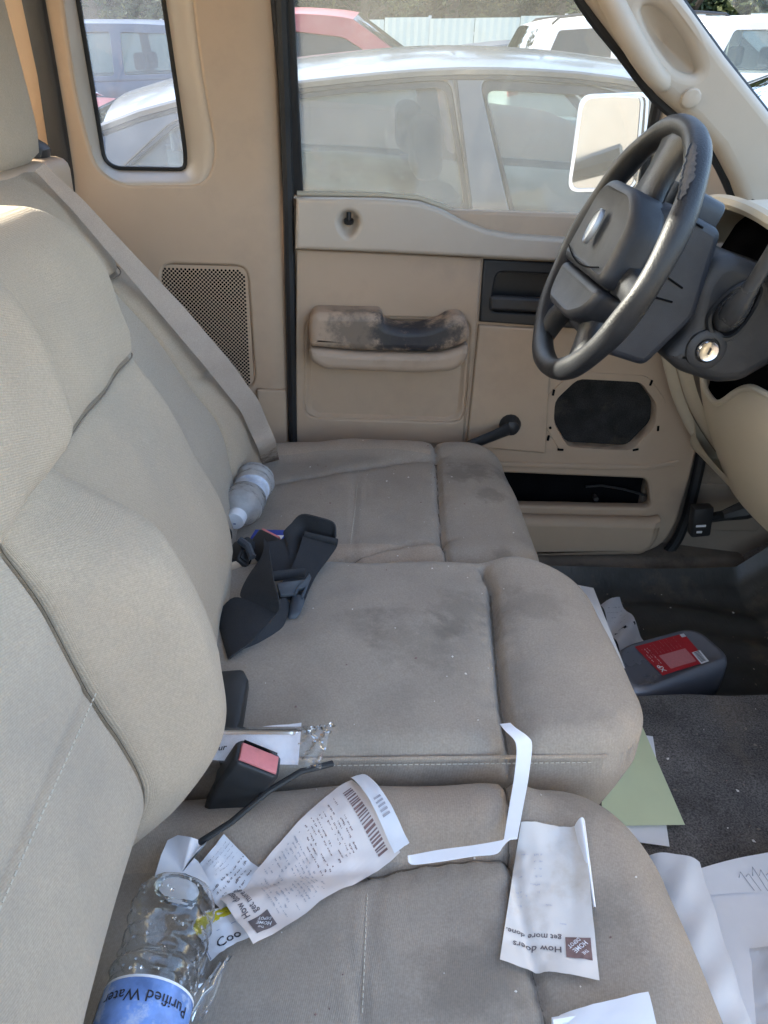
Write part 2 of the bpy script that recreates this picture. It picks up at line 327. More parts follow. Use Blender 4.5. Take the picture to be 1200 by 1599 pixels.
def clear_mat(name):
    m = bpy.data.materials.new(name); m.use_nodes = True; b = m.node_tree.nodes['Principled BSDF']
    b.inputs['Base Color'].default_value = (.985, .99, .995, 1); b.inputs['Roughness'].default_value = .03; b.inputs['Transmission Weight'].default_value = 1; b.inputs['IOR'].default_value = 1.45
    return m
M['pet'] = clear_mat('clear_bottle_plastic')
M['petm'] = bottle_mat('misted_bottle_plastic', .45)
def drop_mat():
    m = bpy.data.materials.new('water_droplet'); m.use_nodes = True; b = m.node_tree.nodes['Principled BSDF']
    b.inputs['Base Color'].default_value = (.93, .95, .98, 1); b.inputs['Roughness'].default_value = .05; b.inputs['Transmission Weight'].default_value = .9; b.inputs['IOR'].default_value = 1.6; b.inputs['Specular IOR Level'].default_value = .8
    return m
M['drop'] = drop_mat()
# outside
M['asphalt'] = mat('dusty_gravel_ground', (.16, .135, .105), .95, var=.2, vscale=2, bump=.5, bscale=40, stain=(.09, .075, .06, .6))
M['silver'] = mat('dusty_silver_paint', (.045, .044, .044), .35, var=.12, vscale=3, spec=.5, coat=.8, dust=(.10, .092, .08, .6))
M['carred'] = mat('dusty_red_paint', (.26, .03, .03), .45, var=.1, vscale=3, coat=.3, dust=(.36, .2, .18, .35))
M['carwhite'] = mat('white_paint', (.62, .63, .65), .35, var=.05, vscale=3, coat=.3, dust=(.6, .55, .45, .2))
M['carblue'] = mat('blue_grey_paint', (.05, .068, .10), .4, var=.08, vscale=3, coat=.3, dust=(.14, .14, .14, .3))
M['cartan'] = mat('champagne_paint', (.52, .43, .30), .4, var=.06, vscale=3, coat=.3, dust=(.6, .52, .4, .4))
M['carglass'] = glass_mat('tinted_car_glass', (.66, .72, .72), (.50, .52, .50), .10, .22, 3, gloss=.03)
M['carglassd'] = glass_mat('dark_car_glass', (.22, .25, .27), (.42, .43, .42), .08, .16, 3, gloss=.03)
M['carseat'] = mat('car_seat_cloth', (.03, .036, .05), .9, var=.1)
M['tyre'] = mat('tyre_rubber', (.02, .02, .02), .85)
M['alloy'] = mat('alloy_wheel', (.45, .45, .46), .35, metal=.8)
M['lampred'] = mat('red_lamp_lens', (.45, .03, .03), .25)
M['lampclear'] = mat('clear_lamp_lens', (.7, .7, .7), .15)
M['fence'] = mat('galvanised_fence_sheet', (.46, .50, .46), .5, var=.08, vscale=2, metal=.2, stain=(.36, .36, .30, .4), dirtscale=2)
M['bark'] = mat('bark', (.10, .08, .06), .95, var=.25, vscale=8, bump=.8, bscale=30)
M['leafs'] = [mat('leaf_dark', (.022, .038, .010), .7, var=.3, vscale=3), mat('leaf_mid', (.04, .058, .015), .7, var=.3, vscale=3), mat('leaf_pale', (.085, .10, .03), .7, var=.3, vscale=3)]
for m in M['leafs']: pass

# ------------------------------------------------------------------ ground, fence, trees
def ground_z(x, y): return .30 + .035*(y-2.4) + .05*x
GN = Vector((-.05, -.035, 1)).normalized()
mb = MB(); mb.grid(lambda s, t: ((s-.5)*500, (t-.5)*500, ground_z((s-.5)*500, (t-.5)*500)), 4, 4)
tag(mb.build('ground', M['asphalt'], recalc=False), 'pale dusty lot ground under the parked cars', None, None, 'structure')

def fence_line(a, b, h):
    a = Vector(a); b = Vector(b); L = (b-a).length; d = (b-a)/L; nrm = Vector((d.y, -d.x))
    root = thing('metal_fence', (a.x, a.y, ground_z(a.x, a.y)), 'tall corrugated metal sheet fence along the back of the lot', 'fence')
    n = int(L/1.0)
    for i in range(n):
        mb = MB(); k = 12; top = []; bot = []
        for j in range(k+1):
            s = i*L/n + (L/n-.012)*j/k; p = a + d*s + nrm*(.008*(1 if (j//1) % 2 else -1))
            g = ground_z(p.x, p.y); bot.append((p.x, p.y, g+.04)); top.append((p.x, p.y, g+h+.02*math.sin(i*2.3)))
        mb.add(bot+top, [(j, j+1, k+1+j+1, k+1+j) for j in range(k)]); mb.build('panel', M['fence'], root, recalc=False, sharp=20)
        if i % 3 == 0:
            p = a + d*(i*L/n) - nrm*.07; g = ground_z(p.x, p.y); MB().box((p.x, p.y, g+h/2), (.06, .06, h+.1)).build('post', M['alloy'], root)
    for zz in (.4, h-.3):
        mb = MB(); mb.tube([(a.x-nrm.x*.05, a.y-nrm.y*.05, ground_z(*a)+zz), (b.x-nrm.x*.05, b.y-nrm.y*.05, ground_z(*b)+zz)], .03, 6); mb.build('rail', M['alloy'], root)
fence_line((-16, 21.5), (17, 19.0), 1.85)

def tree(x, y, h, rad, label, seed, low):
    rnd = random.Random(seed); g = ground_z(x, y)
    root = thing('roadside_tree', (x, y, g), label, 'tree', 'trees beyond the metal fence')
    mb = MB(); mb.tube([(x, y, g-.2), (x+.1, y, g+h*.3), (x-.05, y+.1, g+h*.55), (x+.1, y, g+h*.85)], [.22, .18, .12, .04], 8)
    for k in range(7):
        a = rnd.uniform(0, 6.28); z0 = g+h*rnd.uniform(.2, .5); l = rad*rnd.uniform(.6, .95)
        mb.tube([(x, y, z0), (x+math.cos(a)*l*.5, y+math.sin(a)*l*.5, z0+l*.35), (x+math.cos(a)*l, y+math.sin(a)*l, z0+l*.5)], [.09, .06, .02], 6)
    mb.build('trunk', M['bark'], root)
    cl = []
    for k in range(34):
        a = rnd.uniform(0, 6.28); q = math.sqrt(rnd.random())*rad*.85
        cl.append((x+q*math.cos(a), y+q*math.sin(a), g+low+(h-low)*rnd.random()**.8, rnd.uniform(.45, .95)*rad*.35))
    mb = MB()
    for k in range(7000):
        c = cl[rnd.randrange(len(cl))]
        v = Vector((rnd.gauss(0, 1), rnd.gauss(0, 1), rnd.gauss(0, 1))).normalized()*c[3]*rnd.random()**.4; v.z *= .75
        p = Vector(c[:3])+v; s = rnd.uniform(.06, .15); e = Vector((rnd.gauss(0, 1), rnd.gauss(0, 1), rnd.gauss(0, .6))).normalized(); f = e.orthogonal().normalized()
        if rnd.random() < .5: f = e.cross(f)
        mb.add([p-e*s, p+f*s*.45, p+e*s, p-f*s*.45], [(0, 1, 2, 3)], rnd.choice((0, 0, 1, 1, 2)))
    mb.build('crown', M['leafs'], root, recalc=False, smooth=False)
TREES = [(-10.5, 27, 9, 3.6, 'broad dark tree at the left end of the fence', 0.9), (-6.8, 25, 8, 3.2, 'leafy tree behind the fence seen through the small quarter window', .8), (-2.4, 26, 9, 3.6, 'dark green tree above the red car beyond the fence', .7),
         (.6, 27, 8, 3.0, 'tree with hanging low branches beyond the fence right of the red car', .6), (3.0, 25, 9, 3.4, 'dense tree beyond the fence over the pale blue car', .8), (6.2, 26, 9, 3.4, 'tree behind the white vehicle with roof rails beyond the fence', .9),
         (9.4, 24.5, 8, 3.2, 'tree above the fence seen beside the tan pillar', 1.0), (12.6, 25, 9, 3.6, 'rightmost tree above the metal fence', 1.0)]
for i, (x, y, h, r, lab, low) in enumerate(TREES): tree(x, y, h, r, lab, 20+i, low)
mb = MB(); rnd = random.Random(5)
for k in range(26000):
    x = rnd.uniform(-18, 20); y = 29.5+rnd.gauss(0, .9); z = ground_z(x, y)+.8+rnd.random()*5.5; p = Vector((x, y, z)); s = rnd.uniform(.14, .32)
    e = Vector((rnd.gauss(0, 1), rnd.gauss(0, 1), rnd.gauss(0, .6))).normalized(); f = e.orthogonal().normalized()
    mb.add([p-e*s, p+f*s*.5, p+e*s, p-f*s*.5], [(0, 1, 2, 3)], rnd.choice((0, 0, 1, 2)))
for k in range(14000):
    x = rnd.uniform(-20, 22); y = 32+rnd.gauss(0, .4); z = ground_z(x, y)+.5+rnd.random()*6.5; p = Vector((x, y, z)); s = rnd.uniform(.35, .6)
    e = Vector((rnd.gauss(0, 1), rnd.gauss(0, .4), rnd.gauss(0, .8))).normalized(); f = e.cross(Vector((0, 1, 0))).normalized()
    mb.add([p-e*s, p+f*s*.6, p+e*s, p-f*s*.6], [(0, 1, 2, 3)], 0)
tag(mb.build('treeline', M['leafs'], recalc=False, smooth=False), 'mass of dark foliage behind the trees beyond the fence', None, None, 'stuff')

# ------------------------------------------------------------------ parked cars
def lerp_pts(pts, x):
    for (x0, z0), (x1, z1) in zip(pts, pts[1:]):
        if x <= x1: t = (x-x0)/(x1-x0); return z0+(z1-z0)*max(0, t)
    return pts[-1][1]
def place(root, x, y, yaw=0):
    """stand a car on the sloping lot"""
    z = GN; xa = (Vector((math.cos(yaw), math.sin(yaw), 0))); xa = (xa - z*xa.dot(z)).normalized(); ya = z.cross(xa)
    root.matrix_world = Matrix(((xa.x, ya.x, z.x, x), (xa.y, ya.y, z.y, y), (xa.z, ya.z, z.z, ground_z(x, y)), (0, 0, 0, 1)))
def build_car(name, label, cat, group, paint, p, glass, near=False, rails=False, yaw=0, at=(0, 0)):
    root = thing(name, (0, 0, 0), label, cat, group, local=True)
    W = p['W']; belt = p['belt']; roof = p['roof']; lean = p.get('lean', .42)
    zb = lambda x: lerp_pts(belt, x)
    ys = lambda x, z: W-.035-lean*max(0, z-zb(x))
    body = MB(); rings = []
    for (x, z0, z1, hw) in p['stations']:
        half = [(0, z0), (hw*.86, z0), (hw*.97, z0+.10), (hw, z0+.26), (hw*.985, (z0+z1)/2+.08), (hw*.985, z1-.14), (hw*.965, z1-.035), (hw*.93, z1), (hw*.6, z1+.02), (0, z1+.03)]
        rings.append([(x, y, z) for y, z in half] + [(x, -y, z) for y, z in half[-2:0:-1]])
    body.loft(rings); o = body.build('body', paint, root, sharp=50)
    # roof
    rx0, rx1 = p['rear_top'], p['front_top']
    rp = catm([(x, z) for x, z in roof], 6)
    def rz(x): return lerp_pts([tuple(q) for q in rp], x)
    def roof_fn(s, t):
        x = rx0+(rx1-rx0)*s; k = 2*t-1; bow = .10*(1-k*k)*(1 if s > .5 else -1)*abs(2*s-1)**3
        z = rz(x); y = ys(x, z)-.005; e = abs(k)**5
        return (x+bow*.6, k*y, z+.055*(1-k*k)-.012*e)
    MB().grid(roof_fn, 20, 16).build('roof', paint, root, recalc=False)
    # glass front and rear
    def pane(xb, zbse, xt, wb, sgn):
        def fn(s, t):
            k = 2*s-1; z = zbse+(rz(xt)+.0-zbse)*t; x = xb+(xt-xb)*t; w = wb+(ys(xt, rz(xt))-.02-wb)*t
            return (x+sgn*.10*(1-k*k)*(1-.4*t), k*w, z+.052*(1-k*k)*t)
        return fn
    MB().grid(pane(p['front_base'], zb(p['front_base'])+.01, rx1, W-.12, 1), 12, 8).build('windshield', glass, root, recalc=False)
    MB().grid(pane(p['rear_base'], zb(p['rear_base'])+.01, rx0, W-.12, -1), 12, 8).build('rear_window', glass, root, recalc=False)
    # sides
    xs = [rx0+(rx1-rx0)*i/14 for i in range(15)]
    outline = [(p['rear_base'], zb(p['rear_base'])-.02)] + [(x, zb(x)-.02) for x in np.linspace(p['rear_base']+.05, p['front_base']-.05, 8)] + [(p['front_base'], zb(p['front_base'])-.02)]
    outline += [(x, rz(x)) for x in xs[::-1]]
    for sgn in (-1, 1):
        fn = lambda a, b, c: Vector((a, sgn*(ys(a, b)-.03+c), b))
        plate('side_frame', paint, root, [outline] + [rpoly(w, .035) for w in p['windows']], .03, .006, fn, cuts={'b': list(np.linspace(.9, 1.5, 9)), 'a': list(np.linspace(-1.6, 1.6, 12))})
        for w in p['windows']:
            big = rpoly(w, .035); cx = sum(q[0] for q in big)/len(big); cz = sum(q[1] for q in big)/len(big)
            g = plate('side_window', glass, root, [big], .006, .001, lambda a, b, c: Vector((a, sgn*(ys(a, b)-.022+c), b)))
            if near and sgn < 0:
                sm = [(cx+(a-cx)*.965, cz-.006+(b-cz)*.90) for a, b in big]
                plate('window_seal', M['rubber'], g, [big, sm], .012, .003, lambda a, b, c: Vector((a, sgn*(ys(a, b)-.012+c), b)))
    if near:
        # door gaps, drip rails and handles on the flank we see
        for sgn in (-1,):
            for gx0, gx1 in p['gaps']:
                MB().tube([(gx0, sgn*(ys(gx0, rz(gx0)-.03)+.003), rz(gx0)-.03), ((gx0+gx1)/2, sgn*(W-.022), (zb(gx0)+.0)), (gx1, sgn*(W+.0), .35)], .006, 5).build('door_gap', M['rubber'], root)
            MB().tube([(x, sgn*(ys(x, rz(x))+.008), rz(x)-.022) for x in xs], .008, 6).build('drip_rail', M['rubber'], root)
            MB().tube([(x, sgn*(ys(x, rz(x))+.002), rz(x)-.008) for x in xs], .012, 6).build('roof_moulding', paint, root)
            for hx in p['handles']:
                MB().tube([(hx-.09, sgn*(W-.01), .80), (hx-.06, sgn*(W+.03), .805), (hx+.06, sgn*(W+.03), .80), (hx+.09, sgn*(W-.01), .795)], .014, 8, squash=.7).build('door_handle', paint, root)
    for sgn in (-1, 1):
        mx = p['front_base']-.28; mz = zb(mx)+.07
        MB().box((mx, sgn*(W+.07), mz), (.12, .17, .12)).build('mirror', paint, root, bevel=.035)
    # seats
    for sgn in (-1, 1):
        for (sx, hz) in p['seats']:
            s = MB(); y = sgn*.38
            prof = [(sx, .36), (sx-.06, .60), (sx-.13, .88), (sx-.16, 1.0)]
            s.loft([[(x+dx, y+dy, z) for dx, dy in ((.05, -.2), (.08, -.1), (.08, .1), (.05, .2), (-.06, .22), (-.08, 0), (-.06, -.22))] for x, z in prof])
            st = s.build('seat', M['carseat'], root, bevel=.02)
            MB().box((sx-.19, y, hz), (.10, .25, .19)).build('headrest', M['carseat'], st, bevel=.04, seg=3)
    MB().box(((p['front_base']+p['rear_base'])/2, 0, .33), (p['front_base']-p['rear_base'], W*1.7, .02)).build('cabin_floor', M['carseat'], root)
    # wheels
    for wx in p['wheels']:
        for sgn in (-1, 1):
            t = MB(); prof = [(.20, -.09), (.30, -.105), (.32, -.07), (.32, .07), (.30, .105), (.20, .09)]
            t.loft([[(wx+r*math.cos(a), sgn*(W-.10)+q, .32+r*math.sin(a)) for r, q in prof] for a in np.linspace(0, 2*math.pi, 29)], cap=False)
            w = t.build('wheel', M['tyre'], root)
            r = MB(); r.loft([[(wx+rr*math.cos(a), sgn*(W-.10+q), .32+rr*math.sin(a)) for a in np.linspace(0, 2*math.pi, 21)[:-1]] for rr, q in ((.21, .085), (.19, .06), (.06, .075), (.02, .08))]); r.build('rim', M['alloy'], w)
    # lamps
    xr, xf = p['stations'][0][0], p['stations'][-1][0]
    for sgn in (-1, 1):
        zt = p['stations'][1][2]
        MB().box((xr+.10, sgn*(W-.17), zt-.17), (.16, .26, .16)).build('tail_lamp', M['lampred'], root, bevel=.03)
        MB().box((xf-.13, sgn*(W-.22), p['stations'][-2][2]-.12), (.18, .30, .12)).build('headlight', M['lampclear'], root, bevel=.03)
    if rails:
        for sgn in (-1, 1):
            x0, x1 = rx0+.15, rx1-.2
            MB().tube([(x0, sgn*(ys(x0, rz(x0))-.06), rz(x0)+.01)] + [(x0+.1+(x1-x0-.2)*i/6, sgn*(ys(0, rz(0))-.06), rz(x0+.1+(x1-x0-.2)*i/6)+.065) for i in range(7)] + [(x1, sgn*(ys(x1, rz(x1))-.06), rz(x1)+.01)], .018, 8).build('roof_rail', M['dark'], root)
    place(root, at[0], at[1], yaw)
    return root

SEDAN = dict(W=.86, lean=.36, belt=[(-1.5, 1.03), (-.6, 1.055), (-.1, 1.03), (.6, .955), (1.7, .87)],
    roof=[(-.75, 1.20), (-.45, 1.29), (-.14, 1.332), (.36, 1.368), (.75, 1.355), (1.02, 1.32)], rear_top=-.62, front_top=1.0, rear_base=-1.22, front_base=1.62,
    windows=[[(-.66, 1.062), (.450, .990), (.392, 1.340), (.1, 1.328), (-.14, 1.305), (-.42, 1.245)], [(.575, .975), (1.44, .900), (1.34, 1.0), (1.05, 1.255), (.82, 1.318), (.478, 1.340)]],
    stations=[(-1.78, .35, .70, .70), (-1.70, .26, .93, .78), (-1.35, .22, 1.0, .85), (-.6, .20, 1.035, .86), (.1, .20, 1.0, .86), (.8, .20, .93, .86), (1.5, .20, .875, .86), (2.2, .22, .82, .85), (2.75, .25, .70, .79), (2.92, .35, .58, .68)],
    seats=[(.54, 1.13), (-.40, 1.08)], wheels=(-1.0, 1.95), gaps=[(.405, .50)], handles=(-.42, .72))
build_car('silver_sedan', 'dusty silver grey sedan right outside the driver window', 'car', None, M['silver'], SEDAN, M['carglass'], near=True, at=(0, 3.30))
HATCH = dict(W=.87, lean=.30, belt=[(-1.3, 1.12), (.3, 1.05), (1.3, .98)],
    roof=[(-.80, 1.50), (-.6, 1.575), (-.2, 1.60), (.1, 1.585), (.25, 1.56)], rear_top=-.75, front_top=.22, rear_base=-.95, front_base=1.12,
    windows=[[(-.76, 1.14), (-.35, 1.10), (-.35, 1.50), (-.62, 1.47)], [(-.25, 1.10), (.85, 1.02), (.72, 1.14), (.15, 1.46), (-.25, 1.505)]],
    stations=[(-1.10, .35, .72, .78), (-1.04, .26, 1.08, .84), (-.8, .22, 1.10, .87), (.2, .20, 1.05, .87), (1.1, .20, .99, .86), (1.8, .24, .90, .82), (2.25, .35, .68, .70)],
    seats=[(.05, 1.28), (-.75, 1.2)], wheels=(-.62, 1.55), gaps=[], handles=())
build_car('red_hatchback', 'red hatchback with sunlit roof behind the silver sedan', 'car', 'cars parked in the far rows', M['carred'], HATCH, M['carglassd'], at=(-.05, 6.95))  # roof has the same dusty red paint; its paleness is sun glare
SUVP = dict(W=.93, lean=.26, belt=[(-2.2, 1.10), (2.0, 1.02)],
    roof=[(-2.02, 1.52), (-1.5, 1.62), (-.2, 1.64), (.5, 1.60), (.72, 1.56)], rear_top=-1.95, front_top=.68, rear_base=-2.2, front_base=1.45,
    windows=[[(-1.9, 1.14), (-1.05, 1.12), (-1.05, 1.55), (-1.72, 1.52)], [(-.93, 1.12), (-.2, 1.10), (-.2, 1.55), (-.93, 1.555)], [(-.08, 1.10), (1.12, 1.06), (.95, 1.18), (.52, 1.50), (-.08, 1.55)]],
    stations=[(-2.35, .40, .85, .84), (-2.28, .32, 1.05, .90), (-1.5, .28, 1.10, .93), (.2, .27, 1.06, .93), (1.4, .27, 1.04, .92), (2.0, .30, 1.0, .89), (2.4, .42, .78, .78)],
    seats=[(.1, 1.32), (-.95, 1.25)], wheels=(-1.4, 1.55), gaps=[], handles=())
build_car('white_wagon', 'white vehicle with roof rails parked behind the silver sedan roof', 'car', 'cars parked in the far rows', M['carwhite'], SUVP, M['carglassd'], rails=True, at=(4.5, 11.9))
build_car('white_crossover', 'white crossover seen through the windshield beyond the tan pillar', 'car', 'cars parked in the far rows', M['carwhite'], {**SUVP, 'roof': [(a, b-.06) for a, b in SUVP['roof']], 'windows': [[(a, min(b, 1.49)) for a, b in w] for w in SUVP['windows']]}, M['carglass'], at=(5.6, 9.4))
CS = dict(SEDAN); CS.update(gaps=[], handles=())
build_car('champagne_sedan', 'champagne sedan tail at the right edge of the windshield', 'car', 'cars parked in the far rows', M['cartan'], CS, M['carglassd'], at=(3.9, 5.55))
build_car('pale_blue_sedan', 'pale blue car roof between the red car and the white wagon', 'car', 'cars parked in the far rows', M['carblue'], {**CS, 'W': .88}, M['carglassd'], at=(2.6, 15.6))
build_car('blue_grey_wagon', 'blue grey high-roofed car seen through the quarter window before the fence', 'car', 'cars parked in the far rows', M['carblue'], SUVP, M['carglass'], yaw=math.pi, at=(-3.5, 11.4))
build_car('old_red_sedan', 'low red car behind the sedan trunk in the quarter window', 'car', 'cars parked in the far rows', M['carred'], CS, M['carglassd'], yaw=2.8, at=(-3.6, 8.1))

# ------------------------------------------------------------------ cab shell
FZ = .62
# floor: driver footwell, tunnel hump, passenger side, toe board
def floor_z(x, y):
    z = FZ
    t = max(0, min(1, (1.05-y)/.05)); t2 = max(0, min(1, (y-.55)/.10)); z += .105*(3*t*t-2*t**3)*(3*t2*t2-2*t2**3)     # tunnel
    if x > .95: z += (x-.95)*.9
    return z
def fl(s, t):
    x = -.6+1.85*s; y = .0+1.62*t
    return (x, y, floor_z(x, y)+.0025*math.sin(x*31+y*17)*math.sin(y*23-x*9))
mb = MB(); mb.grid(fl, 74, 110); tag(mb.build('cab_floor', M['carpet'], recalc=False), 'worn grey carpet over the cab floor and tunnel hump', None, None, 'structure')
# black rubber mat in the driver footwell
def mt(s, t):
    x = .36+.74*s; y = 1.065+.415*t
    e = min(s, t, 1-t); lip = .022*max(0, 1-min(t, 1-t)/.06) + .02*max(0, 1-(1-s)/.05)
    z = floor_z(x, y)+.008+lip+.0045*math.sin(y*62+2.5*math.sin(x*7))*min(1, e*12)+.006*math.sin(x*13+y*7)*math.sin(y*11)+ (.03*max(0, (t-.85)/.15))
    return (x, y, z)
mb = MB(); mb.grid(mt, 80, 60)
tag(mb.build('floor_mat', M['mat'], recalc=False), 'black muddy rubber mat in the driver footwell', 'floor mat')
# sill under the driver door
mb = MB(); mb.loft([[(x, 1.50, FZ-.02), (x, 1.50, .655), (x, 1.53, .675), (x, 1.70, .675), (x, 1.70, FZ-.02)] for x in (-.3, .2, .6, 1.0)])
tag(mb.build('door_sill', M['sill'], None, bevel=.008), 'grimy plastic sill below the driver door', None, None, 'structure')

# rear corner trim with the quarter window
YP = 1.555
flare = rpoly(XZs([(112, -70), (126, 150), (150, 262), (190, 290), (322, 288), (338, 240), (318, 100), (305, -70)], YP), .05)
qwin = rpoly(XZs([(130, -70), (162, 250), (180, 264), (292, 266), (293, 240), (262, -70)], 1.635), [.02, .05, .06, .05, .04, .02])
def corner_fn(a, b, c):
    k = max(0, b-1.45)
    return Vector((a, YP+.02 - .30*k*k/(k+.12) - c + .035*max(0, (a+.14)/.06)**2*(a > -.14), b))
panel_out = [(-.64, .70), (-.104, .70), (-.104, 1.30), (-.104, 1.95), (-.64, 1.95)]
grill = rpoly(XZs([(252, 412), (386, 416), (399, 602), (256, 640)], YP), .025)
ct = plate('rear_corner_trim', M['tan'], None, [panel_out, flare, grill], .02, .006, corner_fn, cuts={'b': list(np.linspace(1.35, 1.93, 20)), 'a': [-.5, -.45, -.4, -.3, -.25, -.2, -.165, -.15, -.14, -.13, -.12, -.11, -.10, -.092]})
plate('outer_skin', M['carwhite'], ct, [[(-.66, .55), (-.09, .55), (-.09, 1.44), (-.66, 1.44)]], .012, .004, lambda a, b, c: Vector((a, 1.70-c, b)))
tag(ct, 'tan plastic trim behind the driver seat with quarter window and speaker grille', None, None, 'structure')
n = 96
def resamp(lp, n):
    P = [Vector(p) for p in lp]; P.append(P[0]); d = [0]
    for a, b in zip(P, P[1:]): d.append(d[-1]+(b-a).length)
    out = []
    for i in range(n):
        s = d[-1]*i/n; k = max(j for j in range(len(d)-1) if d[j] <= s); t = (s-d[k])/max(1e-9, d[k+1]-d[k]); out.append(P[k].lerp(P[k+1], t))
    return out
def align(A, B):
    best = min(range(len(B)), key=lambda k: sum((A[i]-B[(i+k) % len(B)]).length_squared for i in range(len(A)))); return B[best:]+B[:best]
fa = resamp(flare, n); fb = align(fa, resamp(qwin, n))
mb = MB(); rings = []
for t in np.linspace(0, 1, 7):
    rings.append([corner_fn(*fa[i].lerp(fb[i], t), .02-.004) + Vector((0, (.075+.0*t)*(t**1.6), 0)) for i in range(n)])
fcen = sum(fa, Vector((0, 0)))/n
rings.insert(0, [corner_fn(*(fcen+(p-fcen)*1.06), .004) for p in fa])
mb.loft(rings, cap=False); mb.build('window_surround', M['tanup'], ct, sharp=0)
fq = [corner_fn(*p, .02-.004)+Vector((0, .075, 0)) for p in fb]
mb = MB(); mb.tube(fq, .0065, 8, closed=True); mb.build('window_seal', M['rubber'], ct)
me = MB().add([q+Vector((0, .004, 0)) for q in fq], [tuple(range(n))]); me.build('quarter_window', M['glassq'], ct, smooth=False)
# perforated speaker grille: solid plate, flat dark dots painted for the shade in its holes
gp = XZs([(252, 412), (386, 416), (399, 602), (256, 640)], YP)
gx0, gx1 = min(p[0] for p in gp), max(p[0] for p in gp); gz0, gz1 = min(p[1] for p in gp), max(p[1] for p in gp)
plate('grille_plate', M['tan'], ct, [rpoly([(gx0+.002, gz0), (gx1-.002, gz0), (gx1-.004, gz1-.001), (gx0+.004, gz1-.001)], .024)], .012, .003, lambda a, b, c: corner_fn(a, b, c+.003))
hole = MB(); st = .0078
def in_poly(p, poly):
    c = False
    for i in range(len(poly)):
        a, b = poly[i], poly[i-1]
        if (a[1] > p[1]) != (b[1] > p[1]) and p[0] < (b[0]-a[0])*(p[1]-a[1])/(b[1]-a[1])+a[0]: c = not c
    return c
inner = rpoly([(gx0+.009, gz0), (gx1-.009, gz0), (gx1-.011, gz1-.009), (gx0+.011, gz1-.009)], .02)
j = 0; z = gz0+.02
while z < gz1:
    x = gx0+(st/2 if j % 2 else 0)
    while x < gx1:
        if in_poly((x, z), inner):
            c = corner_fn(x, z, .0152); hole.add([c+Vector((.0024*math.cos(k*math.pi/4), 0, .0024*math.sin(k*math.pi/4))) for k in range(8)], [tuple(range(8))])
        x += st
    z += st*.5; j += 1
tag(hole.build('perforation_dots', M['void'], ct, smooth=False, recalc=False), None, None, None, 'stuff')
# lower cap of the pillar and door weatherstrip
plate('pillar_cap', M['tan'], ct, [rpoly([(-.165, .70), (-.107, .70), (-.107, 1.078), (-.168, 1.082)], .006)], .014, .004, lambda a, b, c: corner_fn(a, b, c+.018))
mb = MB(); mb.tube([corner_fn(-.108, z, .022)+Vector((.014, -.004, 0)) for z in np.linspace(.72, 1.95, 22)], .0105, 8, squash=1.3)
tag(mb.build('door_opening_seal', M['rubber'], None), 'black rubber weatherstrip along the door pillar', 'weatherstrip', None, None)
mb = MB(); rings = []
for u0, u1, v in ((30, 66, -120), (40, 74, 0), (56, 86, 120), (70, 102, 280), (74, 106, 345)):
    p, q = PY(u0, v, 1.5), PY(u1, v, 1.5); a, b = corner_fn(p.x, p.z, .036), corner_fn(q.x, q.z, .036)
    rings.append([a, b, b+Vector((0, .03, 0)), a+Vector((0, .03, 0))])
mb.loft(rings)
tag(mb.build('rear_seal', M['rubber'], None, bevel=.006), 'black vertical seal strip in the rear cab corner behind the headrest', 'weatherstrip')
# rear wall with its window, roof, far corner
rw = plate('cab_rear_wall', M['tan'], None, [[(-.02, .60), (1.60, .60), (1.60, 1.50), (1.50, 1.97), (.08, 1.97), (-.02, 1.50)], rpoly([(.10, 1.48), (1.49, 1.48), (1.45, 1.92), (.14, 1.92)], .06)], .03, .008, lambda a, b, c: Vector((-.64+c, a, b)))
tag(rw, 'tan rear wall of the cab with the back window', None, None, 'structure')
plate('back_window', M['glassw'], rw, [rpoly([(.09, 1.47), (1.50, 1.47), (1.46, 1.93), (.13, 1.93)], .06)], .004, .001, lambda a, b, c: Vector((-.632+c, a, b)))
MB().grid(lambda s, t: (-.65+1.02*s, .06+1.46*t, 1.965+.03*math.sin(math.pi*t)-.03*max(0, (s-.7)/.3)**2), 16, 16).build('headliner', M['tanup'], tag(plate('cab_roof', M['silver'], None, [rpoly([(-.66, .04), (.36, .06), (.38, 1.52), (-.66, 1.56)], .05)], .02, .005, lambda a, b, c: Vector((a, b, 2.0+c))), 'steel roof over the cab with a tan headliner', None, None, 'structure'), recalc=False)
near = plate('near_corner_trim', M['tan'], None, [[(-.64, .60), (-.20, .60), (-.20, 1.95), (-.64, 1.95)]], .03, .008, lambda a, b, c: Vector((a, -.02+.25*max(0, b-1.55)+c-.03, b)))
tag(near, 'tan trim of the passenger rear corner beside the camera', None, None, 'structure')

# ------------------------------------------------------------------ front pillar, windshield
YA = 1.50
def apil(a, b, c): return Vector((a, YA+.04 - .28*max(0, b-1.50) - c, b))
lowe = [(800, -150), (893, 0), (960, 80), (1018, 148), (1070, 190), (1112, 232), (1145, 285), (1166, 332), (1175, 370)]
uppe = [(905, -150), (1035, 0), (1110, 90), (1205, 195), (1330, 330), (1400, 420)]
out = XZs(lowe, YA) + XZs(uppe[::-1], YA)
oval = catm(XZs([(978, 18), (995, 14), (1018, 30), (1045, 62), (1063, 95), (1068, 112), (1055, 114), (1035, 105), (1010, 78), (988, 45)], YA), 5, True)
ap = plate('front_pillar_trim', M['tanup'], None, [out, [tuple(p) for p in oval]], .05, .018, apil, res=4)
tag(ap, 'pale tan front pillar trim with a moulded grab handle', None, None, 'structure')
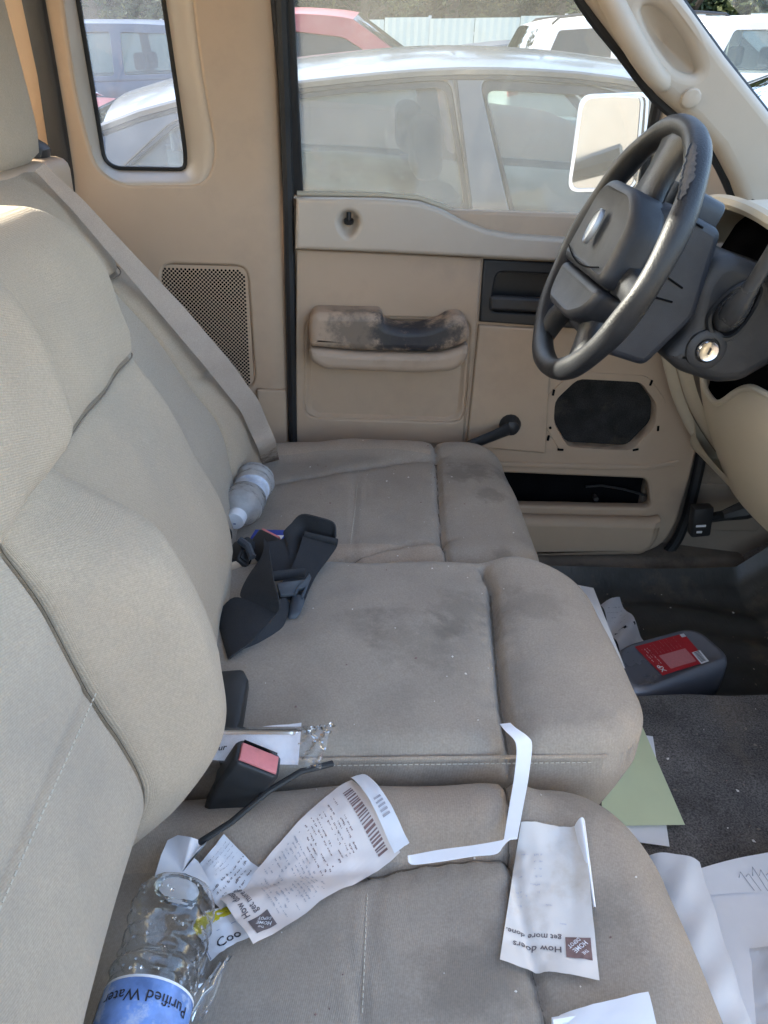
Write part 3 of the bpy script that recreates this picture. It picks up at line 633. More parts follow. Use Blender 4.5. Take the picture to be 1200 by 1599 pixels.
# bowl behind the grab handle
oc = Vector((sum(p.x for p in oval)/len(oval), sum(p.y for p in oval)/len(oval)))
mb = MB(); mb.loft([[apil(*(oc+(Vector(p)-oc)*k), .032-.028*max(0, 1-k)**.6) for p in oval] for k in (1.12, .95, .8, .6, .35, .01)], cap=False); mb.build('handle_recess', M['tanup'], ap, sharp=0)
hb = [(905, -45), (938, 8), (955, 40), (985, 85), (1015, 120), (1045, 143), (1062, 154)]
mb = MB(); mb.tube([apil(*XZ(u, v, YA-.03), .045+.014*math.sin(math.pi*i/14)) for i, (u, v) in enumerate([tuple(q) for q in catm(hb, 3)][:15])], [.006]+[.016+.003*math.sin(math.pi*i/13) for i in range(13)]+[.006], 12)
mb.build('grab_handle', M['tanup'], ap, sharp=0)
for (u, v) in ((934, 8), (1066, 153)):
    c = Vector(XZ(u, v, YA-.02)); mb = MB(); mb.loft([[apil(c.x+r*math.cos(k*.5236), c.y+r*math.sin(k*.5236), h) for k in range(12)] for r, h in ((.0165, .045), (.016, .058), (.013, .0605), (.004, .061))]); mb.build('screw_cap', M['tanup'], ap)
mb = MB(); mb.tube([apil(*XZ(u, v, YA-.01), .030) for u, v in uppe], .008, 8); mb.build('windshield_seal', M['rubber'], ap)
mb = MB(); mb.tube([apil(*XZ(u-3, v+3, YA+.01), .012) for u, v in [tuple(q) for q in catm(lowe, 4)]], .0095, 8); mb.build('door_seal', M['rubber'], ap)
# windshield pane
wsb = [Vector((1.22, 1.40, 1.36)), Vector((1.30, .8, 1.36)), Vector((1.22, .1, 1.36))]; wst = [Vector((.40, 1.40, 1.90)), Vector((.45, .8, 1.94)), Vector((.40, .14, 1.90))]
def ws(s, t):
    k = 2*s-1; return Vector((1.24+.10*(1-k*k), .77-.74*k, 1.36)).lerp(Vector((.40+.06*(1-k*k), .77-.62*k, 1.93)), t)
tag(MB().grid(ws, 12, 8).build('windshield', M['glassw'], None, recalc=False), 'dusty windshield pane beyond the tan pillar', 'windshield')

# ------------------------------------------------------------------ driver door
YD = 1.56
door = thing('driver_door', (.36, 1.6, .66), 'tan driver door with window crank, armrest and open speaker hole', 'truck door')
def dz(u, v): return XZ(u, v, YD)
dfn = lambda off: (lambda a, b, c: Vector((a, YD+off-c, b)))
base_out = rpoly([dz(462, 700)[:1]+(.66,), dz(1000, 866), dz(1035, 852), dz(1058, 815), dz(1078, 745), dz(1092, 688), (.745, 1.14), (.775, 1.45), (.62, 1.445), (-.082, 1.445)], [.005, .02, .04, .06, .06, .03, .05, .02, .005, .005])
pocket = rpoly([dz(478, 492), dz(735, 497), dz(722, 658), dz(476, 650)], .028)
slot = rpoly([dz(700, 735), dz(1012, 748), dz(1018, 794), dz(700, 788)], [.01, .018, .02, .01])
spk = rpoly([dz(903, 592), dz(1000, 597), dz(1024, 630), dz(1022, 664), dz(985, 702), dz(888, 697), dz(866, 660), dz(868, 625)], .014)
plate('trim_panel', M['tan'], door, [base_out, slot, spk, [dz(474, 489), dz(739, 494), dz(726, 661), dz(472, 653)], [dz(760, 410), dz(898, 416), dz(891, 504), dz(754, 495)]], .030, .006, dfn(.030), res=2)
# upper roll with the sill line of the window
upper_out = [dz(462, 386), dz(600, 391), dz(752, 399), dz(900, 407), (.60, 1.352), (.775, 1.36), (.775, 1.452), dz(1015, 372), dz(890, 370), dz(800, 364), dz(760, 357), dz(722, 343), dz(690, 326), dz(655, 314), dz(600, 309), dz(464, 307)]
lockh = [tuple(p) for p in catm([dz(529, 343), dz(534, 331), dz(545, 327), dz(556, 331), dz(561, 343), dz(556, 358), dz(545, 367), dz(534, 358)], 5, True)]
plate('upper_roll', M['tanup'], door, [upper_out, lockh], .045, .008, dfn(.020), res=3)
lc = Vector((sum(p[0] for p in lockh)/len(lockh), sum(p[1] for p in lockh)/len(lockh)))
mb = MB(); mb.loft([[Vector((lc.x+(p[0]-lc.x)*k, YD-.022+.026*max(0, 1-k*k)**.7, lc.y+(p[1]-lc.y)*k)) for p in lockh] for k in (1.08, .98, .85, .65, .4, .01)], cap=False); mb.build('lock_recess', M['tanup'], door, sharp=0)
a = PY(545, 347, YD); mb = MB(); mb.tube([a+Vector((0, -.008, 0)), a+Vector((0, -.010, .006))], .0095, 10); mb.tube([a+Vector((0, -.009, .004)), a+Vector((0, -.010, .020)), a+Vector((0, -.010, .023))], [.0045, .0045, .003], 10); mb.build('lock_knob', M['black'], door)
# rear insert with armrest pocket
pocket = rpoly([dz(478, 492), dz(735, 497), dz(722, 658), dz(476, 650)], .028)
plate('armrest_panel', M['tan'], door, [[dz(463, 388), dz(752, 402), dz(745, 502), dz(724, 690), dz(462, 700)], pocket], .020, .005, dfn(.012))
pk = resamp(pocket, 48); pc = sum(pk, Vector((0, 0)))/48
mb = MB(); mb.loft([[Vector((pc.x+(p.x-pc.x)*k, YD-.006+d, pc.y+(p.y-pc.y)*k)) for p in pk] for k, d in ((1.02, .004), (1.0, 0.001), (.985, .001), (.965, .004), (.945, .008), (.92, .0095))], cap=False); mb.build('pocket_rim', M['tan'], door, sharp=0)
plate('pocket_recess', M['tan'], door, [[tuple(pc+(p-pc)*.97) for p in pk]], .003, .0005, dfn(.006))
afn = lambda off: (lambda a, b, c: Vector((a, YD+off-c, b)))
YM = 1.50
def am(u, v): return XZ(u, v, YM)
plate('armrest', M['arm'], door, [rpoly([am(484, 541), am(482, 505), am(490, 487), am(598, 489), am(601, 507), am(625, 513), am(660, 513), am(685, 506), am(704, 494), am(724, 493), am(734, 508), am(733, 534), am(690, 550), am(560, 548)], [.01, .02, .02, .012, .012, .02, .02, .02, .015, .02, .02, .015, .03, .03])], .075, .016, afn(.008), res=5)
plate('armrest_base', M['armb'], door, [rpoly([am(483, 543), am(560, 550), am(690, 552), am(733, 537), am(731, 560), am(712, 579), am(660, 583), am(505, 577), am(484, 562)], [.008, .03, .03, .01, .02, .03, .02, .03, .02])], .078, .014, afn(.010), res=5)
# black handle bezel and lever
bz = [dz(755, 404), dz(905, 411), dz(898, 512), dz(748, 501)]; bh = rpoly([dz(775, 423), dz(890, 428), dz(884, 492), dz(764, 485)], .015)
bzl = plate('handle_bezel', M['black'], door, [bz, bh], .018, .004, dfn(.010))
plate('handle_cup', M['black'], door, [rpoly([dz(755, 408), dz(903, 414), dz(896, 509), dz(749, 500)], .01)], .004, .001, dfn(.034))
plate('handle_lever', M['dark'], door, [rpoly([dz(764, 460), dz(884, 466), dz(880, 488), dz(764, 482)], .006)], .020, .006, dfn(.006))
mb = MB(); mb.tube([PY(u, v, YD+.004) for u, v in ((766, 455), (772, 430), (785, 424), (885, 430))], .002, 6); mb.build('lever_edge', M['dark'], bzl)
# crank insert
plate('crank_panel', M['tan'], door, [rpoly([dz(747, 506), dz(862, 513), dz(851, 706), dz(728, 695)], .004)], .016, .004, dfn(.006))
hubp = PY(795, 660, YD)
mb = MB(); mb.loft([[hubp+Vector((r*math.cos(k*.3927), -h, r*math.sin(k*.3927))) for k in range(16)] for r, h in ((.024, .004), (.024, .016), (.018, .024), (.016, .034), (.008, .038))]); ck = mb.build('window_crank', M['black'], door)
e = PY(728, 687, YD-.05); mb = MB(); d = (e-hubp)
mb.loft([[hubp+Vector((0, -.028, 0))+d*t+Vector((0, -.004*math.sin(3*t), 0))+Vector((-d.z*math.cos(k*.5236)*w/d.length*1, math.sin(k*.5236)*.008, d.x*math.cos(k*.5236)*w/d.length)) for k in range(12)] for t, w in ((-.15, .006), (0, .017), (.4, .014), (.8, .013), (.98, .012), (1.04, .005))]); mb.build('crank_arm', M['black'], ck)
# speaker hole and clip slots
plate('speaker_cone', M['void'], door, [rpoly([dz(850, 585), dz(1045, 590), dz(1040, 712), dz(850, 706)], .01)], .006, .001, dfn(.058))
plate('speaker_cloth', mat('speaker_cloth', (.030, .029, .028), .95, var=.35, vscale=25, fine=.5, fscale=500, bump=.5, bscale=600, spec=.15, stain=(.09, .075, .055, .7), dirtscale=14), door, [[dz(850, 585), dz(1045, 590), dz(1040, 712), dz(850, 706)]], .004, .001, dfn(.034))
ring = resamp(spk, 60); rc = sum(ring, Vector((0, 0)))/60
mb = MB(); mb.loft([[Vector((rc.x+(p.x-rc.x)*k, YD-h, rc.y+(p.y-rc.y)*k)) for p in ring] for k, h in ((1.22, -.003), (1.20, .003), (1.02, .003), (1.0, -.006), (1.0, -.025))], cap=False); mb.build('speaker_rim', M['tan'], door, sharp=30)
for (u, v, w, h, an) in ((864, 612, .0045, .013, 3), (856, 683, .0045, .012, 3), (875, 701, .013, .0045, 2), (992, 701, .013, .0045, -12), (1027, 668, .0045, .012, -8), (1016, 597, .0045, .012, 10)):
    c = PY(u, v, YD); MB().box(c+Vector((0, -.0035, 0)), (w, .004, h), Matrix.Rotation(R_(an), 3, 'Y')).build('clip_slot', M['void'], door, smooth=False)
mb = MB(); c = PY(859, 667, YD); mb.tube([c+Vector((0, -.002, 0)), c+Vector((0, -.0052, 0))], .003, 10); mb.build('screw_hole', M['void'], door)
# map pocket
plate('pocket_back', M['void'], door, [[dz(660, 700), dz(1060, 720), dz(1060, 840), dz(660, 820)]], .004, .001, dfn(.075))
plate('map_pocket', M['tan'], door, [rpoly([dz(680, 797), dz(1016, 804), dz(1030, 800), dz(1020, 838), dz(1000, 858), dz(680, 862)], [.005, .01, .02, .03, .03, .005])], .040, .018, dfn(.006), res=4)
mb = MB(); mb.tube([PY(u, v, YD-.002) for u, v in ((690, 722), (900, 728), (1010, 730), (1060, 722))], .007, 8, squash=.6); mb.build('pocket_ridge', M['tan'], door)
mb = MB(); mb.tube([PY(u, v, YD+.05) for u, v in ((915, 760), (940, 758), (975, 764), (1010, 774))], .003, 6); mb.build('wire', M['dark'], door)
c = PY(928, 774, YD+.055); mb = MB(); mb.tube([c, c+Vector((0, -.02, 0))], .006, 8); mb.build('clip', M['dark'], door)
mb = MB(); q = [dz(690, 722), dz(1040, 735), dz(1040, 812), dz(690, 804)]
mb.loft([[Vector((x, YD+.028, z)) for x, z in q], [Vector((x, YD+.075, z)) for x, z in q]], cap=False); mb.build('pocket_sun_block', M['void'], door, smooth=False)  # black walls added to keep sunlight out of the pocket slot
q = [dz(852, 586), dz(1044, 590), dz(1040, 711), dz(850, 706)]
mb = MB(); mb.loft([[Vector((x, YD+.028, z)) for x, z in q], [Vector((x, YD+.060, z)) for x, z in q]], cap=False); mb.build('speaker_liner', M['void'], door, smooth=False)
# edge of the door and its seal
mb = MB(); mb.tube([PY(u, v, YD+.012) for u, v in ((458, 310), (461, 500), (461, 705))], .006, 6); mb.build('door_edge', M['arm'], door)
sl = catm([(1093, 690), (1082, 745), (1064, 812), (1040, 856), (1000, 876), (930, 880)], 6)
mb = MB(); mb.tube([PY(u+6, v+2, YD+.01) for u, v in [tuple(q) for q in sl]], .013, 8); mb.build('weatherstrip', M['rubber'], door)
plate('outer_skin', M['carwhite'], door, [[(-.10, .55), (.88, .55), (.86, 1.40), (-.10, 1.40)]], .012, .004, dfn(.135))
# window frame, glass, sail panel
gfn = lambda off: (lambda a, b, c: Vector((a, YD+.045+off-.28*max(0, b-1.46)-c, b)))
def gz(u, v): return XZ(u, v, YD+.02)
plate('window_frame', M['rubber'], door, [[gz(436, -200), gz(470, -200), gz(463, 0), gz(474, 306), gz(450, 306), gz(428, 0)]], .03, .006, gfn(0))
glass_out = [gz(466, 306), gz(462, 0), gz(463, -200), gz(760, -200), gz(905, 20), gz(1017, 152), gz(1000, 380), gz(470, 380)]
plate('window_glass', M['glassd'], door, [glass_out], .004, .001, gfn(-.006))
mb = MB(); mb.tube([Vector((p[0], YD+.012, p[1]+.004)) for p in [dz(464, 307), dz(600, 309), dz(655, 314), dz(690, 326), dz(722, 343), dz(760, 357), dz(800, 364), dz(890, 370), dz(1010, 373)]], .005, 6); mb.build('glass_wiper', M['dash'], door)
mb = MB(); mb.tube([gfn(0)(*gz(u, v), .012) for u, v in ((1016, 146), (1008, 230), (1000, 300), (995, 375))], .010, 8); mb.build('division_bar', M['rubber'], door)
plate('sail_panel', M['tanup'], door, [[gz(1024, 158), gz(1060, 188), gz(1100, 226), gz(1135, 272), gz(1164, 335), gz(1160, 372), gz(1006, 376), gz(1012, 260)]], .020, .006, gfn(-.002))
# outside mirror
mir = thing('door_mirror', (.62, 1.80, 1.45), 'square towing mirror outside the driver window', 'side mirror')
mq = rpoly(XZs([(908, 152), (1000, 149), (988, 296), (888, 290)], 1.92), .022)
mo = rpoly(XZs([(903, 147), (1012, 143), (1003, 303), (884, 295)], 1.92), .026)
tl = lambda off: (lambda a, b, c: Vector((.625+(a-.62)*1.22-(c+off)*.62, 1.92-(c+off)*.78+(a-.62)*.75, b)))
plate('mirror_housing', M['dark'], mir, [mo], .09, .03, tl(-.10), res=4)
plate('mirror_bezel', M['white'], mir, [mo, [tuple(p) for p in mq]], .012, .004, tl(-.010))
plate('mirror_pane', M['mirror'], mir, [mq], .004, .001, tl(-.008))
mb = MB(); mb.tube([(.70, 1.94, 1.52), (.70, 1.80, 1.47), (.70, 1.66, 1.44)], [.03, .025, .03], 8); mb.build('mirror_arm', M['dark'], mir)

# ------------------------------------------------------------------ dash, column, steering wheel
dash = thing('dashboard', (.8, 1.1, .95), 'tan dashboard with dark instrument hood at the driver side', 'dashboard')
def dprof(y):
    # (x, z) from windshield base over the top, down the face to the lower edge
    k = max(0, min(1, (y-1.30)/.22)); f = .04*k*k
    return [(1.20, 1.36), (.95, 1.40), (.80+f, 1.425), (.735+f, 1.42), (.705+f, 1.39), (.695+f, 1.33), (.690+f, 1.26), (.690+f, 1.19), (.705+f, 1.11), (.735+f, 1.04), (.775, .985), (.83, .965), (.95, .99)]
mb = MB(); rings = []
for y in list(np.linspace(.05, 1.02, 9)) + list(np.linspace(1.05, 1.50, 12)):
    rings.append([Vector((p.x, y, p.y)) for p in catm(dprof(y), 4)])
# column opening: drop the faces there
mb.loft(rings, cap=False, closed=False)
me = mb.mesh(); bm = bmesh.new(); bm.from_mesh(me)
kill = [f for f in bm.faces if 1.02 < f.calc_center_median().y < 1.44 and 1.03 < f.calc_center_median().z < 1.41 and f.calc_center_median().x < .78]
bmesh.ops.delete(bm, geom=kill, context='FACES'); bm.to_mesh(me); bm.free()
finish(me, 'dash_body', M['dash'], dash, 60)
MB().box((.775, 1.23, 1.24), (.02, .48, .34)).build('column_cavity', M['void'], dash)
# knee cover under the column: bowed tan shell
def knee(s, t):
    y = .98+.50*s; k = (y-1.20)/.24
    t1 = max(0, min(1, (y-1.11)/.16)); t2 = max(0, min(1, (y-1.31)/.16)); dip = t1*t1*(3-2*t1)*(1-.92*t2*t2*(3-2*t2))
    x = .652+.055*abs(k)**2.2 + .115*t**1.6 + .02*dip*(1-t); z = 1.258-.275*t - .080*dip*(1-t)**2
    return (x, y, z)
MB().grid(knee, 64, 24).build('knee_cover', M['dash'], dash, sharp=0)
mb = MB(); mb.tube([Vector(knee(s, 0)) for s in np.linspace(0, 1, 64)], .006, 8); mb.build('knee_edge', M['dash'], dash)
# end cap beside the door: two curved bands
for name, A, B, ya, yb in (('end_band', [(1036, 560), (1044, 592), (1056, 632), (1072, 668), (1090, 696), (1112, 730)], [(1050, 556), (1060, 592), (1072, 630), (1088, 662), (1106, 690), (1130, 722)], 1.505, 1.475),
                           ('end_cap', [(1052, 556), (1062, 592), (1074, 630), (1090, 662), (1108, 690), (1132, 722)], [(1078, 556), (1084, 592), (1096, 630), (1112, 660), (1132, 688), (1160, 722)], 1.475, 1.43)):
    ca_, cb_ = catm([PY(u, v, ya) for u, v in A], 4), catm([PY(u, v, yb) for u, v in B], 4)
    mb = MB(); mb.loft([[a.lerp(b, k)+Vector((-.014*math.sin(math.pi*k), 0, .004*math.sin(math.pi*k))) for k in np.linspace(0, 1, 8)] for a, b in zip(ca_, cb_)], cap=False, closed=False); mb.build(name, M['dash'], dash, sharp=0)
# instrument hood
def hood(s, t):
    a = math.pi*(.02+.96*s); y = 1.20+.23*math.cos(a); z = 1.40+.115*math.sin(a)**.7
    return (.60+.16*t+.02*math.cos(a)**2, y, z+.012*t)
MB().grid(hood, 32, 8).build('instrument_hood', M['dash'], dash, sharp=0)
mb = MB(); mb.tube([Vector(hood(s, 0)) for s in np.linspace(0, 1, 32)], .011, 8); mb.build('hood_lip', M['dash'], dash)
MB().grid(lambda s, t: (.68+.05*t, 1.20+.22*(2*s-1), 1.38+.12*t), 8, 4).build('instrument_cluster', M['void'], dash)
MB().box((.76, 1.20, 1.41), (.03, .44, .16)).build('cluster_back', M['void'], dash)
# steering column
colm = thing('steering_column', (.66, 1.17, 1.30), 'charcoal steering column with chrome ignition lock and gear lever', 'steering column')
YC0 = 1.085
cpoly = rpoly(XZs([(1092, 448), (1118, 408), (1150, 398), (1200, 420), (1260, 440), (1230, 560), (1160, 600), (1120, 602), (1065, 584), (1040, 560), (1075, 520)], YC0), .012)
plate('column_shroud', M['dark'], colm, [cpoly], .17, .02, lambda a, b, c: Vector((a, YC0+.17-c, b)), res=4)
hp = catm(XZs([(1106, 500), (1112, 520), (1135, 528), (1160, 510), (1185, 470), (1190, 445), (1170, 440), (1140, 455), (1115, 480)], YC0), 5, True)
mb = MB(); mb.tube([Vector((p.x, YC0-.003, p.y)) for p in hp], .0045, 6, closed=True); mb.build('lever_boot_rim', M['black'], colm)
plate('lever_well', M['void'], colm, [[tuple(p) for p in hp]], .003, .001, lambda a, b, c: Vector((a, YC0-c+.0005, b)))
ic = PY(1102, 545, YC0)
mb = MB(); mb.loft([[ic+Vector((r*math.cos(k*.2618), -h, r*math.sin(k*.2618))) for k in range(24)] for r, h in ((.030, -.002), (.030, .004), (.026, .007), (.019, .007), (.018, .003))]); mb.build('ignition_collar', M['dark'], colm)
mb = MB(); mb.loft([[ic+Vector((r*math.cos(k*.2618), -h, r*math.sin(k*.2618))) for k in range(24)] for r, h in ((.0165, .002), (.0165, .010), (.0145, .0125), (.0125, .0115), (.002, .0112))]); ig = mb.build('ignition_lock', M['chrome'], colm)
MB().box(ic+Vector((.001, -.0118, 0)), (.0022, .002, .010), Matrix.Rotation(.25, 3, 'Y')).build('key_slot', M['black'], ig)
l0, l1, l2, l3 = PY(1128, 505, YC0+.01), PY(1150, 480, YC0-.035), PY(1172, 450, YC0-.06), PY(1206, 395, YC0-.08)
mb = MB(); mb.tube(list(catm([l0, l1, l2, l3, l3+(l3-l2)*1.5], 5)), [.013, .018, .020, .0205, .020, .019, .0175, .016, .014, .0125, .0115]+[.010]*5+[.0105]*5, 14); mb.build('gear_lever', mat('lever_plastic', (.05, .05, .052), .28, var=.1, spec=.6), colm, sharp=0)

# wheel
whl = thing('steering_wheel', (.43, 1.167, 1.40), 'dark worn steering wheel with torn rim and oval badge', 'steering wheel')
WC = Vector((.405, 1.167, 1.447)); TT = .3923
wn_ = Vector((-math.cos(TT), .03, math.sin(TT))).normalized(); ww = Vector((math.sin(TT), 0, math.cos(TT))); ww = (ww-wn_*ww.dot(wn_)).normalized(); wh = wn_.cross(ww)
if wh.y < 0: wh = -wh
def WP(h, w, n=0): return WC + wh*h + ww*w + wn_*n
mb = MB(); NT = 96; rings = []
for i in range(NT):
    a = 2*math.pi*i/NT; rr = .016+.0008*math.sin(a*9); c = WP(.185*math.sin(a), .185*math.cos(a)); rad = (c-WC).normalized()
    rings.append([c + rad*rr*math.cos(k*math.pi/8) + wn_*rr*1.12*math.sin(k*math.pi/8) + (wn_*(-.003)*max(0, math.cos(k*math.pi/8-math.pi))*(1 if k % 2 else 0)) for k in range(16)])
rings.append(rings[0]); mb.loft(rings, cap=False); rim = mb.build('rim', M['wheel'], whl, sharp=0)
# torn patch on the near upper rim
mb = MB(); rnd = random.Random(3)
A0, A1 = -1.06, -.58
def rimp(a, k, r): c = WP(.185*math.sin(a), .185*math.cos(a)); rad = (c-WC).normalized(); return c + rad*r*math.cos(k) + wn_*r*1.12*math.sin(k)
kc = None
_c = WP(.185*math.sin(-.8), .185*math.cos(-.8)); _v = (CAMPOS-_c).normalized(); kc = math.atan2(_v.dot(wn_), _v.dot((_c-WC).normalized()))+.45
mb.loft([[rimp(A0+(A1-A0)*t, kc+dk*(math.sin(math.pi*t)**.5)*(1+.35*rnd.uniform(-1, 1)), .0172) for dk in (-.42, -.2, 0, .2, .42)] for t in np.linspace(0.01, .99, 22)], cap=False, closed=False)
mb.build('torn_patch', mat('bare_foam', (.07, .07, .075), .8, var=.2, vscale=120, bump=.5, bscale=300), rim, sharp=0)
mb = MB(); mb.tube([rimp(A0+(A1-A0)*t, kc+.46*(math.sin(math.pi*t)**.5)*(1+.25*rnd.uniform(-1, 1)), .0175) for t in np.linspace(0.02, .98, 26)], .0016, 5); mb.build('torn_edge', M['black'], rim)
# hub: airbag pad in front, deep shroud behind
def hubpoly(sc=1.0): return rpoly([(-.100*sc, .050*sc), (-.055*sc, .088*sc), (.055*sc, .088*sc), (.100*sc, .050*sc), (.095*sc, -.055*sc), (.055*sc, -.090*sc), (-.055*sc, -.090*sc), (-.095*sc, -.055*sc)], .022)
def hubfn(off): return lambda a, b, c: WP(a, b, off+c + .012*(1-(a/.1)**2)*(c > .02))
plate('airbag_cover', M['hub'], whl, [rpoly([(-.108, .050), (-.07, .088), (.05, .092), (.105, .066), (.112, -.040), (-.112, -.040)], .022)], .050, .012, hubfn(-.018), res=4)
plate('lower_cover', M['hub'], whl, [rpoly([(-.112, -.043), (.112, -.043), (.098, -.080), (.06, -.104), (-.06, -.104), (-.100, -.080)], .018)], .042, .010, hubfn(-.016), res=4)
shp = XZs([(1000, 330), (1062, 322), (1131, 362), (1088, 497), (1008, 574), (925, 548), (950, 440)], 1.085)
plate('hub_shroud', M['hub'], whl, [rpoly(shp, .012)], .165, .012, lambda a, b, c: Vector((a, 1.25-c, b)), res=3)
for (p, q) in (((1040, 432), (1066, 450)), ((1014, 462), (1050, 472)), ((1080, 345), (1098, 356))):
    a, b = PY(*p, 1.084), PY(*q, 1.084); mb = MB(); mb.tube([a, b], .0016, 5); mb.build('shroud_slit', M['void'], whl)
c = PY(967, 524, 1.084); mb = MB(); mb.loft([[c+Vector((r*math.cos(k*.5236), -h, r*math.sin(k*.5236))) for k in range(12)] for r, h in ((.010, -.001), (.010, .001), (.006, .001), (.005, -.004))]); mb.build('bolt_hole', M['black'], whl)
# spokes
def spoke(h0, w0, h1, w1, wd, name='spoke'):
    a = Vector((h0, w0)); b = Vector((h1, w1)); d = (b-a).normalized(); p = Vector((-d.y, d.x)); mb = MB()
    mb.loft([[WP(*(a.lerp(b, t)+p*wd*k*(1+.5*(2*t-1)**2)), n-.004) for k, n in ((-1, -.006), (-.8, .008), (0, .013), (.8, .008), (1, -.006), (.8, -.014), (-.8, -.014))] for t in np.linspace(0, 1, 9)])
    mb.build(name, M['wheel'], whl, sharp=0)
spoke(.085, .03, .178, .045, .026); spoke(-.095, -.02, -.178, -.03, .020)
spoke(.0, .075, .0, .178, .040); spoke(.055, -.075, .105, -.152, .024); spoke(-.055, -.075, -.105, -.152, .024)
mb = MB(); mb.loft([[WP(.0115*r*math.sin(k*.2094), .022+.026*r*math.cos(k*.2094), n) for k in range(30)] for r, n in ((1.0, .040), (1.0, .0455), (.93, .0475), (.9, .046), (.02, .047))]); mb.build('badge', mat('satin_badge_metal', (.50, .52, .54), .42, var=.1, vscale=60, metal=.8), whl, sharp=30)
mb = MB(); mb.tube([WP(-.088+.176*t, -.020-.012*math.sin(math.pi*t), .036) for t in np.linspace(0, 1, 14)], .0012, 5); mb.build('cover_seam', M['void'], whl)
# upper column cover seen above the hub
mb = MB(); mb.loft([[WP(h, w, n) for h, w in rpoly([(-.055, .02), (-.050, .125), (.050, .125), (.055, .02)], .02)] for n in (-.10, -.045, -.038)])
mb.build('tilt_cover', M['hub'], whl, bevel=.004)

# kick panel and pedals area
kp = plate('kick_panel_trim', M['kick'], None, [[(.745, FZ-.05), (1.25, FZ-.05), (1.25, 1.45), (.745, 1.45)]], .02, .006, lambda a, b, c: Vector((a, 1.625-c+(a-.8)*-.25, b)))
tag(kp, 'dirty tan kick panel ahead of the driver door', None, None, 'structure')
plate('panel_recess', M['kick'], kp, [rpoly([(.855, .72), (1.02, .74), (1.02, .86), (.85, .85)], .008)], .008, .003, lambda a, b, c: Vector((a, 1.610-c+(a-.8)*-.25, b)))
br = thing('parking_brake', (.95, 1.5, .8), 'black parking brake pedal on the kick panel', 'pedal')
pb = PY(1094, 812, 1.46)
MB().box(pb, (.045, .03, .075), Matrix.Rotation(-.12, 3, 'Y')).build('pedal_pad', M['black'], br, bevel=.006)
for dz_, w in ((-.006, .022), (-.022, .012)):
    MB().box(pb+Vector((-.004, -.0165, dz_)), (w, .002, .005), Matrix.Rotation(-.05, 3, 'Y')).build('pad_mark', M['white'], br)
mb = MB(); mb.tube([pb+Vector((.02, .01, .0)), pb+Vector((.06, .02, .0)), pb+Vector((.10, .01, .02)), pb+Vector((.2, .0, .08))], [.012, .012, .022, .02], 8); mb.build('pedal_arm', M['black'], br)
mb = MB(); mb.loft([[(1.06, .05, FZ), (1.06, .05, 1.4), (1.10, .05, 1.4), (1.10, .05, FZ)], [(1.06, 1.6, FZ), (1.06, 1.6, 1.4), (1.10, 1.6, 1.4), (1.10, 1.6, FZ)]])
tag(mb.build('firewall', M['carpet'], None), 'dark firewall below the dashboard', None, None, 'structure')

